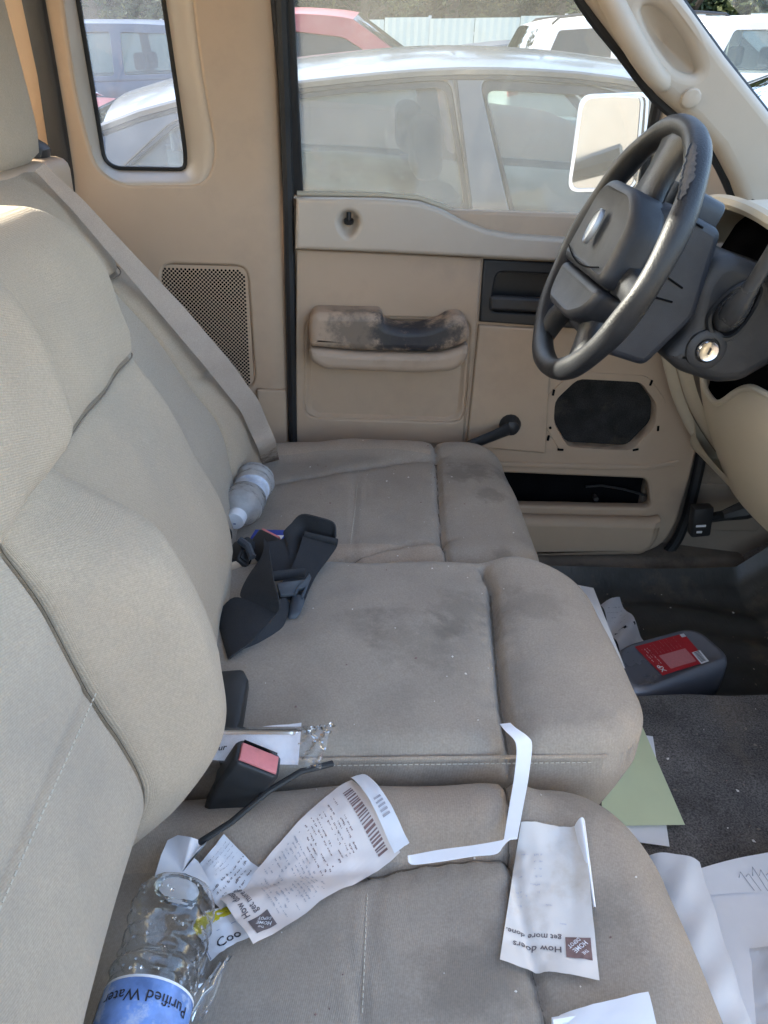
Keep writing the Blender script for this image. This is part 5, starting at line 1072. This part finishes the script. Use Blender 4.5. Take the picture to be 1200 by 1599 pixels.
# ------------------------------------------------------------------ loose papers
from mathutils import noise as mathutils_noise
class Sheet:
    """paper patch: four corners in reading order TL, TR, BR, BL (u to the right, v down), laid on a height function"""
    def __init__(s, tl, tr, br, bl, hf, lift=.002, curl=None):
        s.c = [Vector(p) for p in (tl, tr, br, bl)]; s.hf = hf; s.lift = lift; s.curl = curl or (lambda u, v: 0)
        s.w = ((s.c[1]-s.c[0]).length+(s.c[2]-s.c[3]).length)/2; s.l = ((s.c[3]-s.c[0]).length+(s.c[2]-s.c[1]).length)/2
    NU, NV = 30, 60
    def at(s, u, v, off=0):
        if not hasattr(s, 'g'): s.g = [[s.raw(-.1+1.2*i/s.NU, -.1+1.2*j/s.NV) for i in range(s.NU+1)] for j in range(s.NV+1)]
        x = min(max((u+.1)/1.2*s.NU, 0), s.NU-1e-6); y = min(max((v+.1)/1.2*s.NV, 0), s.NV-1e-6); i, j = int(x), int(y); x -= i; y -= j
        p = s.g[j][i].lerp(s.g[j][i+1], x).lerp(s.g[j+1][i].lerp(s.g[j+1][i+1], x), y)
        return Vector((p.x, p.y, p.z+off))
    def raw(s, u, v, off=0):
        p = s.c[0].lerp(s.c[1], u).lerp(s.c[3].lerp(s.c[2], u), v)
        return Vector((p.x, p.y, (s.hf(p.x, p.y) if s.hf else p.z)+s.lift+(max(0, s.curl(u, v)) if s.hf else s.curl(u, v))+.0016*abs(mathutils_noise.noise(Vector((u*5+s.w*90, v*11, s.l*50))))+.0007*mathutils_noise.noise(Vector((u*15, v*31, s.w*70)))+off))
    def sheet(s, name, mat_, parent, nu=24, nv=36):
        def fn(a, b):
            return s.at(a, b)
        return MB().grid(fn, nu, nv).build(name, mat_, parent, recalc=False, sharp=0)
    def m2(s, x, y, off=.0006): return s.at(x/s.w, y/s.l, off)         # metres on the page, y down
    def text(s, t, x, y, size, rot=0, bold=0):
        c, sn = math.cos(rot), math.sin(rot)
        return text_mesh(t, size, lambda a, b: s.m2(x+a*c+b*sn, y+a*sn-b*c), bold)
    def rect(s, x0, y0, x1, y1, n=1, off=.0006):
        mb = MB(); mb.grid(lambda a, b: s.m2(x0+(x1-x0)*a, y0+(y1-y0)*b, off), n, max(1, n)); return mb.mesh(False)
    def print(s, meshes, mat_, parent, name='print'):
        o = join(meshes).build(name, mat_, parent, recalc=False, smooth=False)
        if 'small' in name or 'barcode' in name: o['kind'] = 'stuff'
        return o
def fake_lines(sh, rnd, x0, x1, y0, y1, step, h, dens=.75):
    """rows of print too small to read: words of tick-like strokes"""
    mb = MB(); y = y0
    def q(a, b, c, d): mb.add([sh.m2(a, b), sh.m2(c, b), sh.m2(c, d), sh.m2(a, d)], [(0, 1, 2, 3)])
    while y < y1:
        x = x0+rnd.random()*.003
        while x < x1:
            n = rnd.randint(2, 8)
            if rnd.random() < dens:
                for k in range(n):
                    if x+k*.0012 > x1: break
                    hh = h*rnd.choice((.55, .6, .6, .9)); xa = x+k*.0012
                    if rnd.random() < .6: q(xa, y+h-hh, xa+.00045, y+h); 
                    if rnd.random() < .6: q(xa, y+h-hh*rnd.random()-.0003, xa+.0009, y+h-hh*.4)
                    if rnd.random() < .4: q(xa+.0005, y+h-hh, xa+.0009, y+h)
            x += n*.0012+rnd.uniform(.001, .003)
        y += step
    return [mb.mesh(False)]
def hd_logo(sh, x, y, s, root, inkm):
    """square mark with diagonal stencil lettering knocked out"""
    sh.print([sh.rect(x, y, x+s, y+s, 6)], inkm, root, 'logo_square')
    ms = []
    q = .7071
    for t, sz, x0, y0 in (('THE', .19, .20, .47), ('HOME', .30, .25, .88), ('DEPOT', .235, .50, .99)):
        ms.append(text_mesh(t, sz*s, lambda a, b, x0=x0, y0=y0: sh.m2(x+s*x0+a*q*.86-b*q, y+s*y0-a*q*.86-b*q, .0011), .015))
    sh.print(ms, M['paper'], root, 'logo_lettering')
def pc(u, v, z=1.0): return PZ(u, v, z)
rnd = random.Random(11)
# long receipt on the passenger cushion
r1 = thing('receipt', pc(480, 1350), 'long printed receipt lying askew across the cushion with a folded white end', 'receipt')
S1 = Sheet(pc(397, 1490, 1.004), pc(343, 1400, 1.008), pc(549, 1210, 1.018), pc(626, 1322, 1.014), HQ, .004, lambda u, v: .004*math.sin(v*5+u*2)+.0025*math.sin(u*9+v*14)*(1-v)+.009*max(0, .12-v)/.12*(1-u) + .002*math.exp(-((v-.42)/.05)**2))
S1.sheet('paper', M['paperr'], r1)
w, l = S1.w, S1.l
hd_logo(S1, w*.10, l*.045, w*.26, r1, M['ink'])
S1.print([S1.text('How doers', w*.42, l*.075, w*.125, 0, .012), S1.text('get more done.', w*.42, l*.125, w*.115, 0, .012)], M['ink'], r1)
S1.print(fake_lines(S1, rnd, w*.08, w*.90, l*.20, l*.50, .0042, .0020, .7), M['ink2'], r1, 'small_print')
S1.print(fake_lines(S1, rnd, w*.30, w*.90, l*.53, l*.82, .0042, .0020, .65), M['inkb'], r1, 'small_print')
bars = []; x = w*.10
while x < w*.86: q = rnd.uniform(.0008, .0024); bars.append(S1.rect(x, l*.875, x+q, l*.945)); x += q+rnd.uniform(.0006, .0018)
S1.print(bars, M['inkb'], r1, 'barcode')
F1 = Sheet(pc(617, 1322, 1.02), pc(548, 1212, 1.02), pc(566, 1202, 1.02), pc(640, 1313, 1.02), HQ, .011, lambda u, v: .004*v)
F1.sheet('folded_end', M['paper'], r1, 24, 6)
F1.print([F1.rect(F1.w*(.32+.05*i), F1.l*(.25), F1.w*(.345+.05*i), F1.l*.75) for i in range(5)], M['ink2'], r1)
# second receipt, header toward the camera
r2 = thing('receipt', pc(855, 1420), 'short stained receipt with one edge curled over near the cushion front', 'receipt')
S2 = Sheet(pc(931, 1549, 1.0), pc(777, 1518, 1.0), pc(812, 1296, 1.004), pc(906, 1300, 1.008), HQ, .003, lambda u, v: .002*math.sin(u*6+v*4)+.010*max(0, .2-u)/.2*v+.006*max(0, .15-v)/.15*u)
S2.sheet('paper', M['paperw'], r2)
w, l = S2.w, S2.l
hd_logo(S2, w*.05, l*.10, w*.27, r2, M['inkb'])
S2.print([S2.text('How doers', w*.36, l*.165, w*.115, 0, .012), S2.text('get more done.', w*.36, l*.235, w*.10, 0, .012)], M['ink'], r2)
S2.print(fake_lines(S2, rnd, w*.30, w*.88, l*.30, l*.48, .0085, .0022, .35) + fake_lines(S2, rnd, w*.60, w*.92, l*.50, l*.84, .008, .0024, .45), mat('ghost_ink', (.58, .56, .60), .9), r2, 'small_print')
C2 = Sheet(pc(901, 1294, 1.024), pc(909, 1292, 1.028), pc(930, 1420, 1.012), pc(926, 1420, 1.010), None); 
mb = MB(); mb.grid(lambda a, b: PZ(896+30*b, 1295+124*b, 1.016).lerp(PZ(913+18*b, 1293+127*b, 1.014), a)+Vector((0, 0, (.013*math.sin(math.pi*a)**.7+.004)*(1-.8*b))), 10, 16); mb.build('curled_edge', M['paper'], r2, recalc=False, sharp=0)
# long folded paper strip
st = thing('paper_strip', pc(800, 1280), 'narrow folded white paper strip draped from middle seat to passenger cushion', 'paper strip')
rows = [((781, 1131), (797, 1129), 1.048), ((790, 1142), (806, 1137), 1.050), ((803, 1155), (824, 1150), 1.048), ((807, 1172), (831, 1164), 1.042), ((803, 1215), (826, 1212), 1.030), ((795, 1262), (817, 1262), 1.024), ((787, 1312), (808, 1310), 1.020)]
ribbon('strip', [(pc(*a, z), pc(*b, z)) for a, b, z in rows], M['paper'], st, th=.0004)
rows = [((786, 1311), (809, 1306), 1.026), ((778, 1332), (786, 1312), 1.026), ((740, 1337), (741, 1320), 1.025), ((690, 1345), (688, 1327), 1.024), ((648, 1350), (645, 1335), 1.024), ((638, 1346), (637, 1336), 1.026)]
ribbon('strip', [(pc(*a, z), pc(*b, z)) for a, b, z in rows], M['paper'], st, th=.0004)
# torn card and printed leaflet under the bottle
to = thing('torn_paper', pc(290, 1350), 'torn white paper by the passenger backrest base', 'paper')
tp = [(242, 1368), (252, 1335), (262, 1312), (278, 1304), (298, 1307), (312, 1312), (326, 1307), (322, 1318), (308, 1326), (297, 1334), (310, 1345), (330, 1380), (300, 1420), (250, 1400)]
mb = MB(); top = [pc(u, v, 1.012+.010*math.sin(i*1.9)) for i, (u, v) in enumerate(tp)]; cen = pc(285, 1362, 1.020)
mb.add(top+[cen], [(i, (i+1) % len(tp), len(tp)) for i in range(len(tp))]); mb.build('paper', M['paper'], to, recalc=False, sharp=0)
lf = thing('printed_leaflet', pc(350, 1350), 'white leaflet with lines of small print under the long receipt', 'leaflet')
S3 = Sheet(pc(300, 1345, 1.012), pc(349, 1292, 1.018), pc(404, 1346, 1.014), pc(345, 1420, 1.006), HQ, .006, lambda u, v: .004*math.sin(u*5)*math.sin(v*4))
S3.sheet('paper', M['paper'], lf, 16, 16); w, l = S3.w, S3.l
S3.print(fake_lines(S3, rnd, w*.30, w*.95, l*.12, l*.50, .0042, .0011, .85), M['ink2'], lf, 'small_print')
S3.print(fake_lines(S3, rnd, w*.08, w*.95, l*.56, l*.92, .0058, .0026, .95), M['ink'], lf, 'small_print')
yb = thing('yellow_banded_card', pc(350, 1450), 'white card with yellow band and large printed letters beside the bottle', 'card')
S4 = Sheet(pc(302, 1440, 1.004), pc(360, 1404, 1.006), pc(402, 1466, 1.0), pc(329, 1507, 1.0), HQ, .004, lambda u, v: .003*math.sin(u*4))
S4.sheet('paper', M['paper'], yb, 14, 14); w, l = S4.w, S4.l
S4.print([S4.rect(0, l*.06, w, l*.30, 6, .0005)], M['yellow'], yb, 'yellow_band')
S4.print([S4.text('VI', w*.72, l*.26, l*.20)], M['inkk'], yb, 'band_lettering')
S4.print([S4.text('Coo', w*.22, l*.90, l*.27, 0, .01)], M['inkk'], yb, 'large_lettering')
S4.print([S4.rect(w*.02, l*.05, w*.03, l*.99), S4.rect(w*.35, l*.52, w*.80, l*.53)], M['inkbl'], yb, 'ruled_line')
# paper corner at the bottom edge
pcn = thing('paper_corner', pc(930, 1600), 'white paper corner at the very bottom of the cushion', 'paper')
Sheet(pc(860, 1601, 1.004), pc(1003, 1575, 1.012), pc(1015, 1660, 1.0), pc(850, 1680, 1.0), HP, .012, lambda u, v: .006*u).sheet('paper', M['paper'], pcn, 12, 8)
mb = MB(); mb.tube([pc(862, 1600, 1.015)+Vector((0, 0, .004)), pc(1004, 1574, 1.022)+Vector((0, 0, .004))], .003, 6); mb.build('folded_edge', M['paper'], pcn)

mb = MB(); rc_ = random.Random(21)
for k in range(110):
    x, y = rc_.uniform(-.10, .30), rc_.uniform(.12, 1.44)
    if .58 < y < .605 or .965 < y < 1.0: continue
    r = rc_.choice((.0006, .0008, .0011, .0016)); z = HS(x, y)+r*.4; e = Vector((rc_.gauss(0, 1), rc_.gauss(0, 1), 0)).normalized(); f = Vector((-e.y, e.x, 0))
    mb.add([Vector((x, y, z))+e*r*1.6, Vector((x, y, z))+f*r, Vector((x, y, z))-e*r, Vector((x, y, z))-f*r, Vector((x, y, z+r*.9)), Vector((x, y, z-r*.5))], [(0, 1, 4), (1, 2, 4), (2, 3, 4), (3, 0, 4), (1, 0, 5), (2, 1, 5), (3, 2, 5), (0, 3, 5)], rc_.choice((0, 0, 1)))
tag(mb.build('crumbs', [M['paperw'], M['inkb']], None, smooth=False), 'tiny crumbs and lint scattered over the seat cushions', None, None, 'stuff')
# ------------------------------------------------------------------ packet in clear film
fp = thing('film_packet', pc(430, 1160, 1.03), 'white packet in crinkled clear film behind the large red buckle', 'packet')
HF = lambda x, y: 1.040
def fpz(zx, zy, z): return PZ(300+zx/4.615, 1020+zy/4.615, z)
S5 = Sheet(fpz(200, 555, 1.052), fpz(790, 505, 1.060), fpz(765, 810, 1.056), fpz(120, 770, 1.052), None, 0, lambda u, v: .010*math.sin(math.pi*v)*math.sin(math.pi*min(1, u*1.1)+.2))
S5.sheet('paper', M['paper'], fp, 18, 12)
S5.print([S5.text('our', S5.w*.02, S5.l*.78, S5.l*.20, 0, .02)], M['inkk'], fp)
rnd5 = random.Random(4)
def crk(a, b):
    p = fpz(200, 535, 1.058).lerp(fpz(1040, 520, 1.060), a).lerp(fpz(130, 785, 1.058).lerp(fpz(930, 830, 1.054), a), b)
    k = max(0, (a-.66)/.34); return p+Vector((0, 0, .014*math.sin(math.pi*b)+k*.003*(math.sin(a*46+b*14)+math.sin(b*19-a*33)+.5*math.sin(a*80+b*60))))
MB().grid(crk, 60, 22).build('film', M['film'], fp, recalc=False, sharp=25)
# loose film by the bottle
lfm = thing('loose_film', pc(330, 1560), 'clear plastic film edge on the cushion beside the near bottle', 'plastic film')
MB().grid(lambda a, b: pc(300+66*a-50*b, 1500+b*95-8*a, 1.006)+Vector((0, 0, .006*math.sin(a*7+b*5)+.002*math.sin(a*31))), 16, 16).build('film', M['film'], lfm, recalc=False, sharp=30)
mb = MB(); mb.tube([pc(353, 1502, 1.014), pc(338, 1528, 1.014), pc(334, 1540, 1.014), pc(320, 1552, 1.012), pc(300, 1585, 1.010)], .0011, 6); mb.tube([pc(345, 1503, 1.014), pc(327, 1530, 1.014)], .0009, 6); mb.build('film_fold', M['film'], lfm)

# ------------------------------------------------------------------ bottles
def bottle(root, base, axis, prof, label_rng, petm, capm=None, flatten=1.0, dent=0, n=40, droplets=0, labelm=None, wall=False, crumple=0):
    from mathutils import noise as mn
    ax = axis.normalized(); a = ax.orthogonal().normalized(); a = (Vector((0, 0, 1))-ax*ax.z).normalized(); b = ax.cross(a)
    def surf(s, th, off=0):
        r = np.interp(s, [p[0] for p in prof], [p[1] for p in prof])
        r = r*(1+.035*math.sin(s*2*math.pi/.014)*(1 if label_rng[0]-.06 < s < label_rng[0]-.006 else 0)*1.0)
        r *= 1-dent*math.exp(-((s-.045)/.022)**2)*max(0, math.cos(th-.3))**2
        if crumple and s < label_rng[0]: e = min(1, (label_rng[0]-s)/.012)*min(1, s/.006); r += e*crumple*(mn.noise(Vector((s*60, math.cos(th)*2.2, math.sin(th)*2.2)))+.55*mn.noise(Vector((s*140, math.cos(th)*5, math.sin(th)*5+3)))+.25*abs(mn.noise(Vector((s*260, math.cos(th)*9, math.sin(th)*9+7)))))
        return base+ax*s+a*(r+off)*math.cos(th)*flatten+b*(r+off)*math.sin(th)
    S = np.linspace(prof[0][0], prof[-1][0], 130); n2 = 64
    if wall:
        outer = [[surf(s, 2*math.pi*k/n2) for k in range(n2)] for s in S]; innr = [[surf(s if 0 < i < len(S)-1 else s+(.0007 if i == 0 else -.0007), 2*math.pi*k/n2, -.0007) for k in range(n2)] for i, s in enumerate(S)]
        mb = MB(); mb.loft(outer); me = mb.mesh(True); mb2 = MB(); mb2.loft(innr); me2 = mb2.mesh(True)
        v1 = [v.co[:] for v in me.vertices]; allv = v1+[v.co[:] for v in me2.vertices]; fs = [tuple(p.vertices) for p in me.polygons]+[tuple(len(v1)+i for i in reversed(p.vertices)) for p in me2.polygons]
        MB().add(allv, fs).build('shell', petm, root, sharp=0, recalc=False)
    else:
        mb = MB(); mb.loft([[surf(s, 2*math.pi*k/n2) for k in range(n2)] for s in S], cap=True); mb.build('shell', petm, root, sharp=0)
    mb = MB(); mb.loft([[surf(s, 2*math.pi*k/n, .0006) for k in range(n)] for s in np.linspace(label_rng[0], label_rng[1], 12)], cap=False); mb.build('label_wrap', labelm or M['bluelabel'], root, sharp=0)
    return surf
BPROF = [(0, .012), (.001, .022), (.004, .029), (.010, .0325), (.020, .034), (.032, .0335), (.040, .0325), (.05, .0335), (.06, .0325), (.075, .0335), (.085, .033), (.14, .033), (.15, .0335), (.16, .031), (.175, .024), (.188, .016), (.195, .0125), (.205, .0125)]
nb = thing('water_bottle', pc(250, 1520), 'clear ribbed water bottle with blue label at the lower left', 'water bottle')
B0 = PZ(281, 1388, 1.052); B1 = PZ(196, 1690, 1.050)
surf = bottle(nb, B0, B1-B0, BPROF, (.090, .150), M['pet'], dent=.20, wall=True, crumple=.0022)
# the lettering runs round the label, upside down for the camera
ax = (B1-B0).normalized()
def lab(sg, s0, th0, off): return lambda x, y: surf(s0-y, th0-x/.033, off)
join([text_mesh('Purified Water', .0115, lambda x, y: surf(.100+y, -1.25+x/.033, .0011), .005)]).build('lettering', M['inkk'], nb, recalc=False, smooth=False)
join([text_mesh('AY', .014, lambda x, y: surf(.126+y, -.35+x/.033, .0011), .01)]).build('lettering', M['teal'], nb, recalc=False, smooth=False)
mb = MB(); mb.loft([[surf(s, 2*math.pi*k/40, .0009) for k in range(40)] for s in (.0895, .0915)], cap=False); mb.build('label_edge', M['white'], nb)
mb = MB(); mb.grid(lambda u, v: surf(.094+.05*u, 1.25+.35*v, .0009), 8, 8); mb.build('barcode_patch', M['white'], nb, recalc=False)
join([MB().grid(lambda u, v, q=q: surf(.096+.040*u, 1.28+.038*q+.018*v, .0012), 2, 1).mesh(False) for q in range(8)]).build('barcode', M['inkk'], nb, recalc=False, smooth=False)
mb = MB(); rnd = random.Random(9)
for k in range(90):
    s, th = rnd.uniform(.006, .088), rnd.uniform(-1.9, 1.9); r = rnd.choice((.0006, .0008, .0011, .0015)); c = surf(s, th, .0002); nn = (c-(B0+ax*s)).normalized(); t1 = nn.orthogonal().normalized(); t2 = nn.cross(t1)
    mb.loft([[c+(t1*math.cos(q*1.0472)+t2*math.sin(q*1.0472))*r*kk+nn*r*hh for q in range(6)] for kk, hh in ((1, 0), (.8, .45), (.35, .7))])
o = mb.build('droplets', M['drop'], nb, sharp=0); o['kind'] = 'stuff'
fb_ = thing('water_bottle', PZ(380, 770, 1.03), 'small crumpled misted water bottle against the driver backrest', 'water bottle')
F0 = PZ(402, 744, 1.042); F1_ = PZ(368, 812, 1.032); fa_ = (F1_-F0).normalized(); 
FL = (F1_-F0).length+.0
FP = [(0, .013), (.002, .026), (.008, .032), (.02, .034), (.05, .033), (.06, .029), (.075, .031), (.10, .033), (.115, .034), (.145, .034), (.16, .030), (.172, .022), (.182, .0145), (.19, .0135)]
k_ = FL/.20; FP = [(s*k_, r) for s, r in FP]
sf = bottle(fb_, F0, fa_, FP, (.055*k_, .10*k_), M['petm'], dent=.2, crumple=.002, labelm=mat('pale_blue_label', (.62, .70, .82), .45, var=.2, vscale=60, stain=(.25, .38, .65, .7), dirtscale=50))
c = F0+fa_*.188*k_; mb = MB(); a = (Vector((0, 0, 1))-fa_*fa_.z).normalized(); b = fa_.cross(a)
mb.loft([[c+fa_*h+(a*math.cos(k*.2618)+b*math.sin(k*.2618))*r for k in range(24)] for r, h in ((.0155, -.006), (.0155, .010), (.0145, .013), (.002, .0135))]); cp = mb.build('cap', M['white'], fb_, sharp=30)
MB().box(c+fa_*.0138-a*.004, (.004, .001, .0015)).build('cap_mark', M['inkbl'], cp)
# ------------------------------------------------------------------ things on the floor
jug = thing('oil_jug', PZ(1060, 1060, FZ+.02), 'silver grey oil jug with red label lying on the driver mat', 'oil jug')
zt = FZ+.108
jt = [(962, 1042), (966, 1014), (984, 1005), (1060, 984), (1078, 981), (1097, 986), (1134, 1017), (1138, 1029), (1012, 1078), (985, 1078)]
tp_ = rpoly(XYs(jt, zt), .013, 4); cx = sum(p[0] for p in tp_)/len(tp_); cyy = sum(p[1] for p in tp_)/len(tp_)
mb = MB(); mb.loft([[(cx+(x-cx)*k, cyy+(y-cyy)*k, z) for x, y in tp_] for k, z in ((.92, FZ+.012), (1.0, FZ+.018), (1.03, FZ+.035), (1.035, FZ+.070), (1.03, FZ+.090), (1.0, FZ+.102), (.95, zt), (.87, zt+.0012), (.84, zt-.0008), (.3, zt-.0008))])
mb.build('body', M['jug'], jug, sharp=0)
nk = PZ(975, 1062, FZ+.075); 
mb = MB(); mb.tube([nk, nk+Vector((-.05, -.015, -.01))], .022, 14); mb.build('neck', M['jug'], jug)
mb = MB(); mb.tube([nk+Vector((-.05, -.015, -.01)), nk+Vector((-.08, -.024, -.016))], .026, 16); mb.build('cap', M['jug'], jug)
LB = Sheet(PZ(1035, 1056, zt), PZ(991, 1011, zt), PZ(1068, 990, zt), PZ(1105, 1034, zt), None, .0015)
LB.sheet('red_label', M['label'], jug, 4, 4); w, l = LB.w, LB.l
LB.print([LB.rect(w*.10, l*.24, w*.55, l*.80, 2, .0004)], M['labelp'], jug, 'text_panel')
LB.print([LB.text('XP', w*.08, l*.135, l*.135, 0, .02)], M['white'], jug, 'lettering')
LB.print(fake_lines(LB, rnd, w*.30, w*.85, l*.05, l*.20, .006, .0022, .85), M['paper'], jug, 'small_print')
LB.print(fake_lines(LB, rnd, w*.58, w*.95, l*.25, l*.80, .008, .0016, .8), M['labelp'], jug, 'small_print')
LB.print([LB.rect(-w*.02, l*.84, w*.36, l*1.02, 1, .0008), LB.rect(w*.88, l*.90, w*.99, l*.99, 1, .0008)], M['white'], jug, 'white_patch')
LB.print([LB.rect(w*(.03+.036*i), l*.87, w*(.03+.036*i+.018), l*.98, 1, .0014) for i in range(9)], M['inkk'], jug, 'barcode')
fz = lambda x, y: floor_z(x, y)
fpap = thing('floor_receipt', PZ(965, 980, FZ), 'crumpled receipt on the mat between seat and oil jug', 'receipt')
S6 = Sheet(PZ(938, 945, .655), PZ(968, 933, .65), PZ(1008, 1000, .645), PZ(968, 1020, .655), None, 0, lambda u, v: .008*math.sin(v*9+u*3))
S6.sheet('paper', M['paper'], fpap, 14, 20); S6.print(fake_lines(S6, rnd, S6.w*.1, S6.w*.9, S6.l*.15, S6.l*.5, .012, .003, .7), M['ink2'], fpap, 'small_print')
S6.print([S6.rect(S6.w*.1, S6.l*.62, S6.w*.95, S6.l*.67, 2)], M['inkk'], fpap, 'dark_line')
wp = thing('white_sheet', PZ(940, 960, .8), 'white sheet wedged beside the middle cushion front edge', 'paper')
MB().grid(lambda a, b: PZ(895+32*a+(68-18*a)*b, 912+6*a+126*b, .86-.02*a+.015*math.sin(b*5)), 8, 16).build('paper', M['paper'], wp, recalc=False, sharp=0)
gp_ = thing('green_sheet', PZ(1010, 1200, .78), 'pale green paper sheet hanging between middle seat front and tunnel carpet', 'paper')
mb = MB(); mb.grid(lambda a, b: PZ(940, 1100+190*b, .745).lerp(PZ(992+78*b, 1108+180*b, .735), a), 8, 12); mb.build('paper', M['paperg'], gp_, recalc=False, sharp=0)
w2 = thing('white_envelope', PZ(1020, 1260, .75), 'white envelope corner under the pale green sheet', 'paper')
MB().grid(lambda a, b: PZ(960, 1140+170*b, .738).lerp(PZ(1020+26*b, 1150+172*b, .731), a), 8, 12).build('paper', M['paper'], w2, recalc=False, sharp=0)
# magazine / loose pages in the passenger footwell
mg = thing('loose_pages', PZ(1130, 1450, .72), 'fanned white pages in the passenger footwell at the right edge', 'papers')
mb = MB(); mb.grid(lambda a, b: PZ(1010+60*b, 1338+300*b, .745).lerp(PZ(1092+104*b, 1350+330*b, .752), a)+Vector((0, 0, .016*math.sin(math.pi*min(1, a*.95))**.8+.002*math.sin(b*23+a*9))), 20, 24); mb.build('curled_page', M['paper'], mg, recalc=False, sharp=0)
PG = Sheet(PZ(1075, 1362, .742), PZ(1290, 1308, .742), PZ(1320, 1395, .742), PZ(1105, 1398, .742), None, 0, lambda u, v: .004*math.sin(u*6))
PG.sheet('page', M['paper'], mg, 12, 8)
mb = MB(); 
for k in range(9): x0 = PG.w*(.28+.05*k); mb.tube([PG.at((x0)/PG.w, .55, .001), PG.at((x0+.006)/PG.w, .40+.1*math.sin(k*2.1), .001), PG.at((x0+.012)/PG.w, .95, .001)], .0006, 4)
mb.build('pencil_scribble', mat('pencil', (.52, .52, .56), .9), mg)
PH = Sheet(PZ(1100, 1396, .738), PZ(1330, 1385, .738), PZ(1400, 1700, .736), PZ(1180, 1720, .736), None, 0, lambda u, v: .006*math.sin(u*4+v*2))
PH.sheet('page', M['paper'], mg, 12, 12)
cr = thing('crumpled_paper', PZ(1195, 1550, .80), 'crumpled white paper at the lower right corner on the pages', 'paper')
from mathutils import noise as mnoise
def crum(a, b):
    p = PZ(1168, 1480, .742).lerp(PZ(1330, 1470, .742), a).lerp(PZ(1185, 1650, .742).lerp(PZ(1360, 1640, .742), a), b)
    e = min(1, min(a, b, 1-a, 1-b)*5)
    return p+Vector((0, 0, e*(.028+.022*mnoise.noise(Vector((a*5, b*5, 1.3)))+.009*mnoise.noise(Vector((a*13, b*13, 4.1))))))
MB().grid(crum, 26, 26).build('paper', M['paper'], cr, recalc=False, sharp=28)

mb = MB(); rc_ = random.Random(33)
for k in range(220):
    x, y = rc_.uniform(.40, 1.0), rc_.uniform(.62, 1.50)
    r = rc_.choice((.0008, .0012, .0016, .0024)); z = floor_z(x, y)+(.012 if y > 1.06 else .003)+r; e = Vector((rc_.gauss(0, 1), rc_.gauss(0, 1), 0)).normalized(); f = Vector((-e.y, e.x, 0)); c = Vector((x, y, z))
    mb.add([c+e*r*1.8, c+f*r, c-e*r, c-f*r, c+Vector((0, 0, r*.8)), c-Vector((0, 0, r))], [(0, 1, 4), (1, 2, 4), (2, 3, 4), (3, 0, 4), (1, 0, 5), (2, 1, 5), (3, 2, 5), (0, 3, 5)], rc_.choice((0, 1, 1, 2)))
tag(mb.build('grit', [M['paperw'], M['kick'], M['inkb']], None, smooth=False), 'grit and dry crumbs scattered on the mat and carpet', None, None, 'stuff')
for o in list(bpy.data.objects):
    for k in ('_base', '_local'):
        if k in o: del o[k]
bpy.context.view_layer.update()
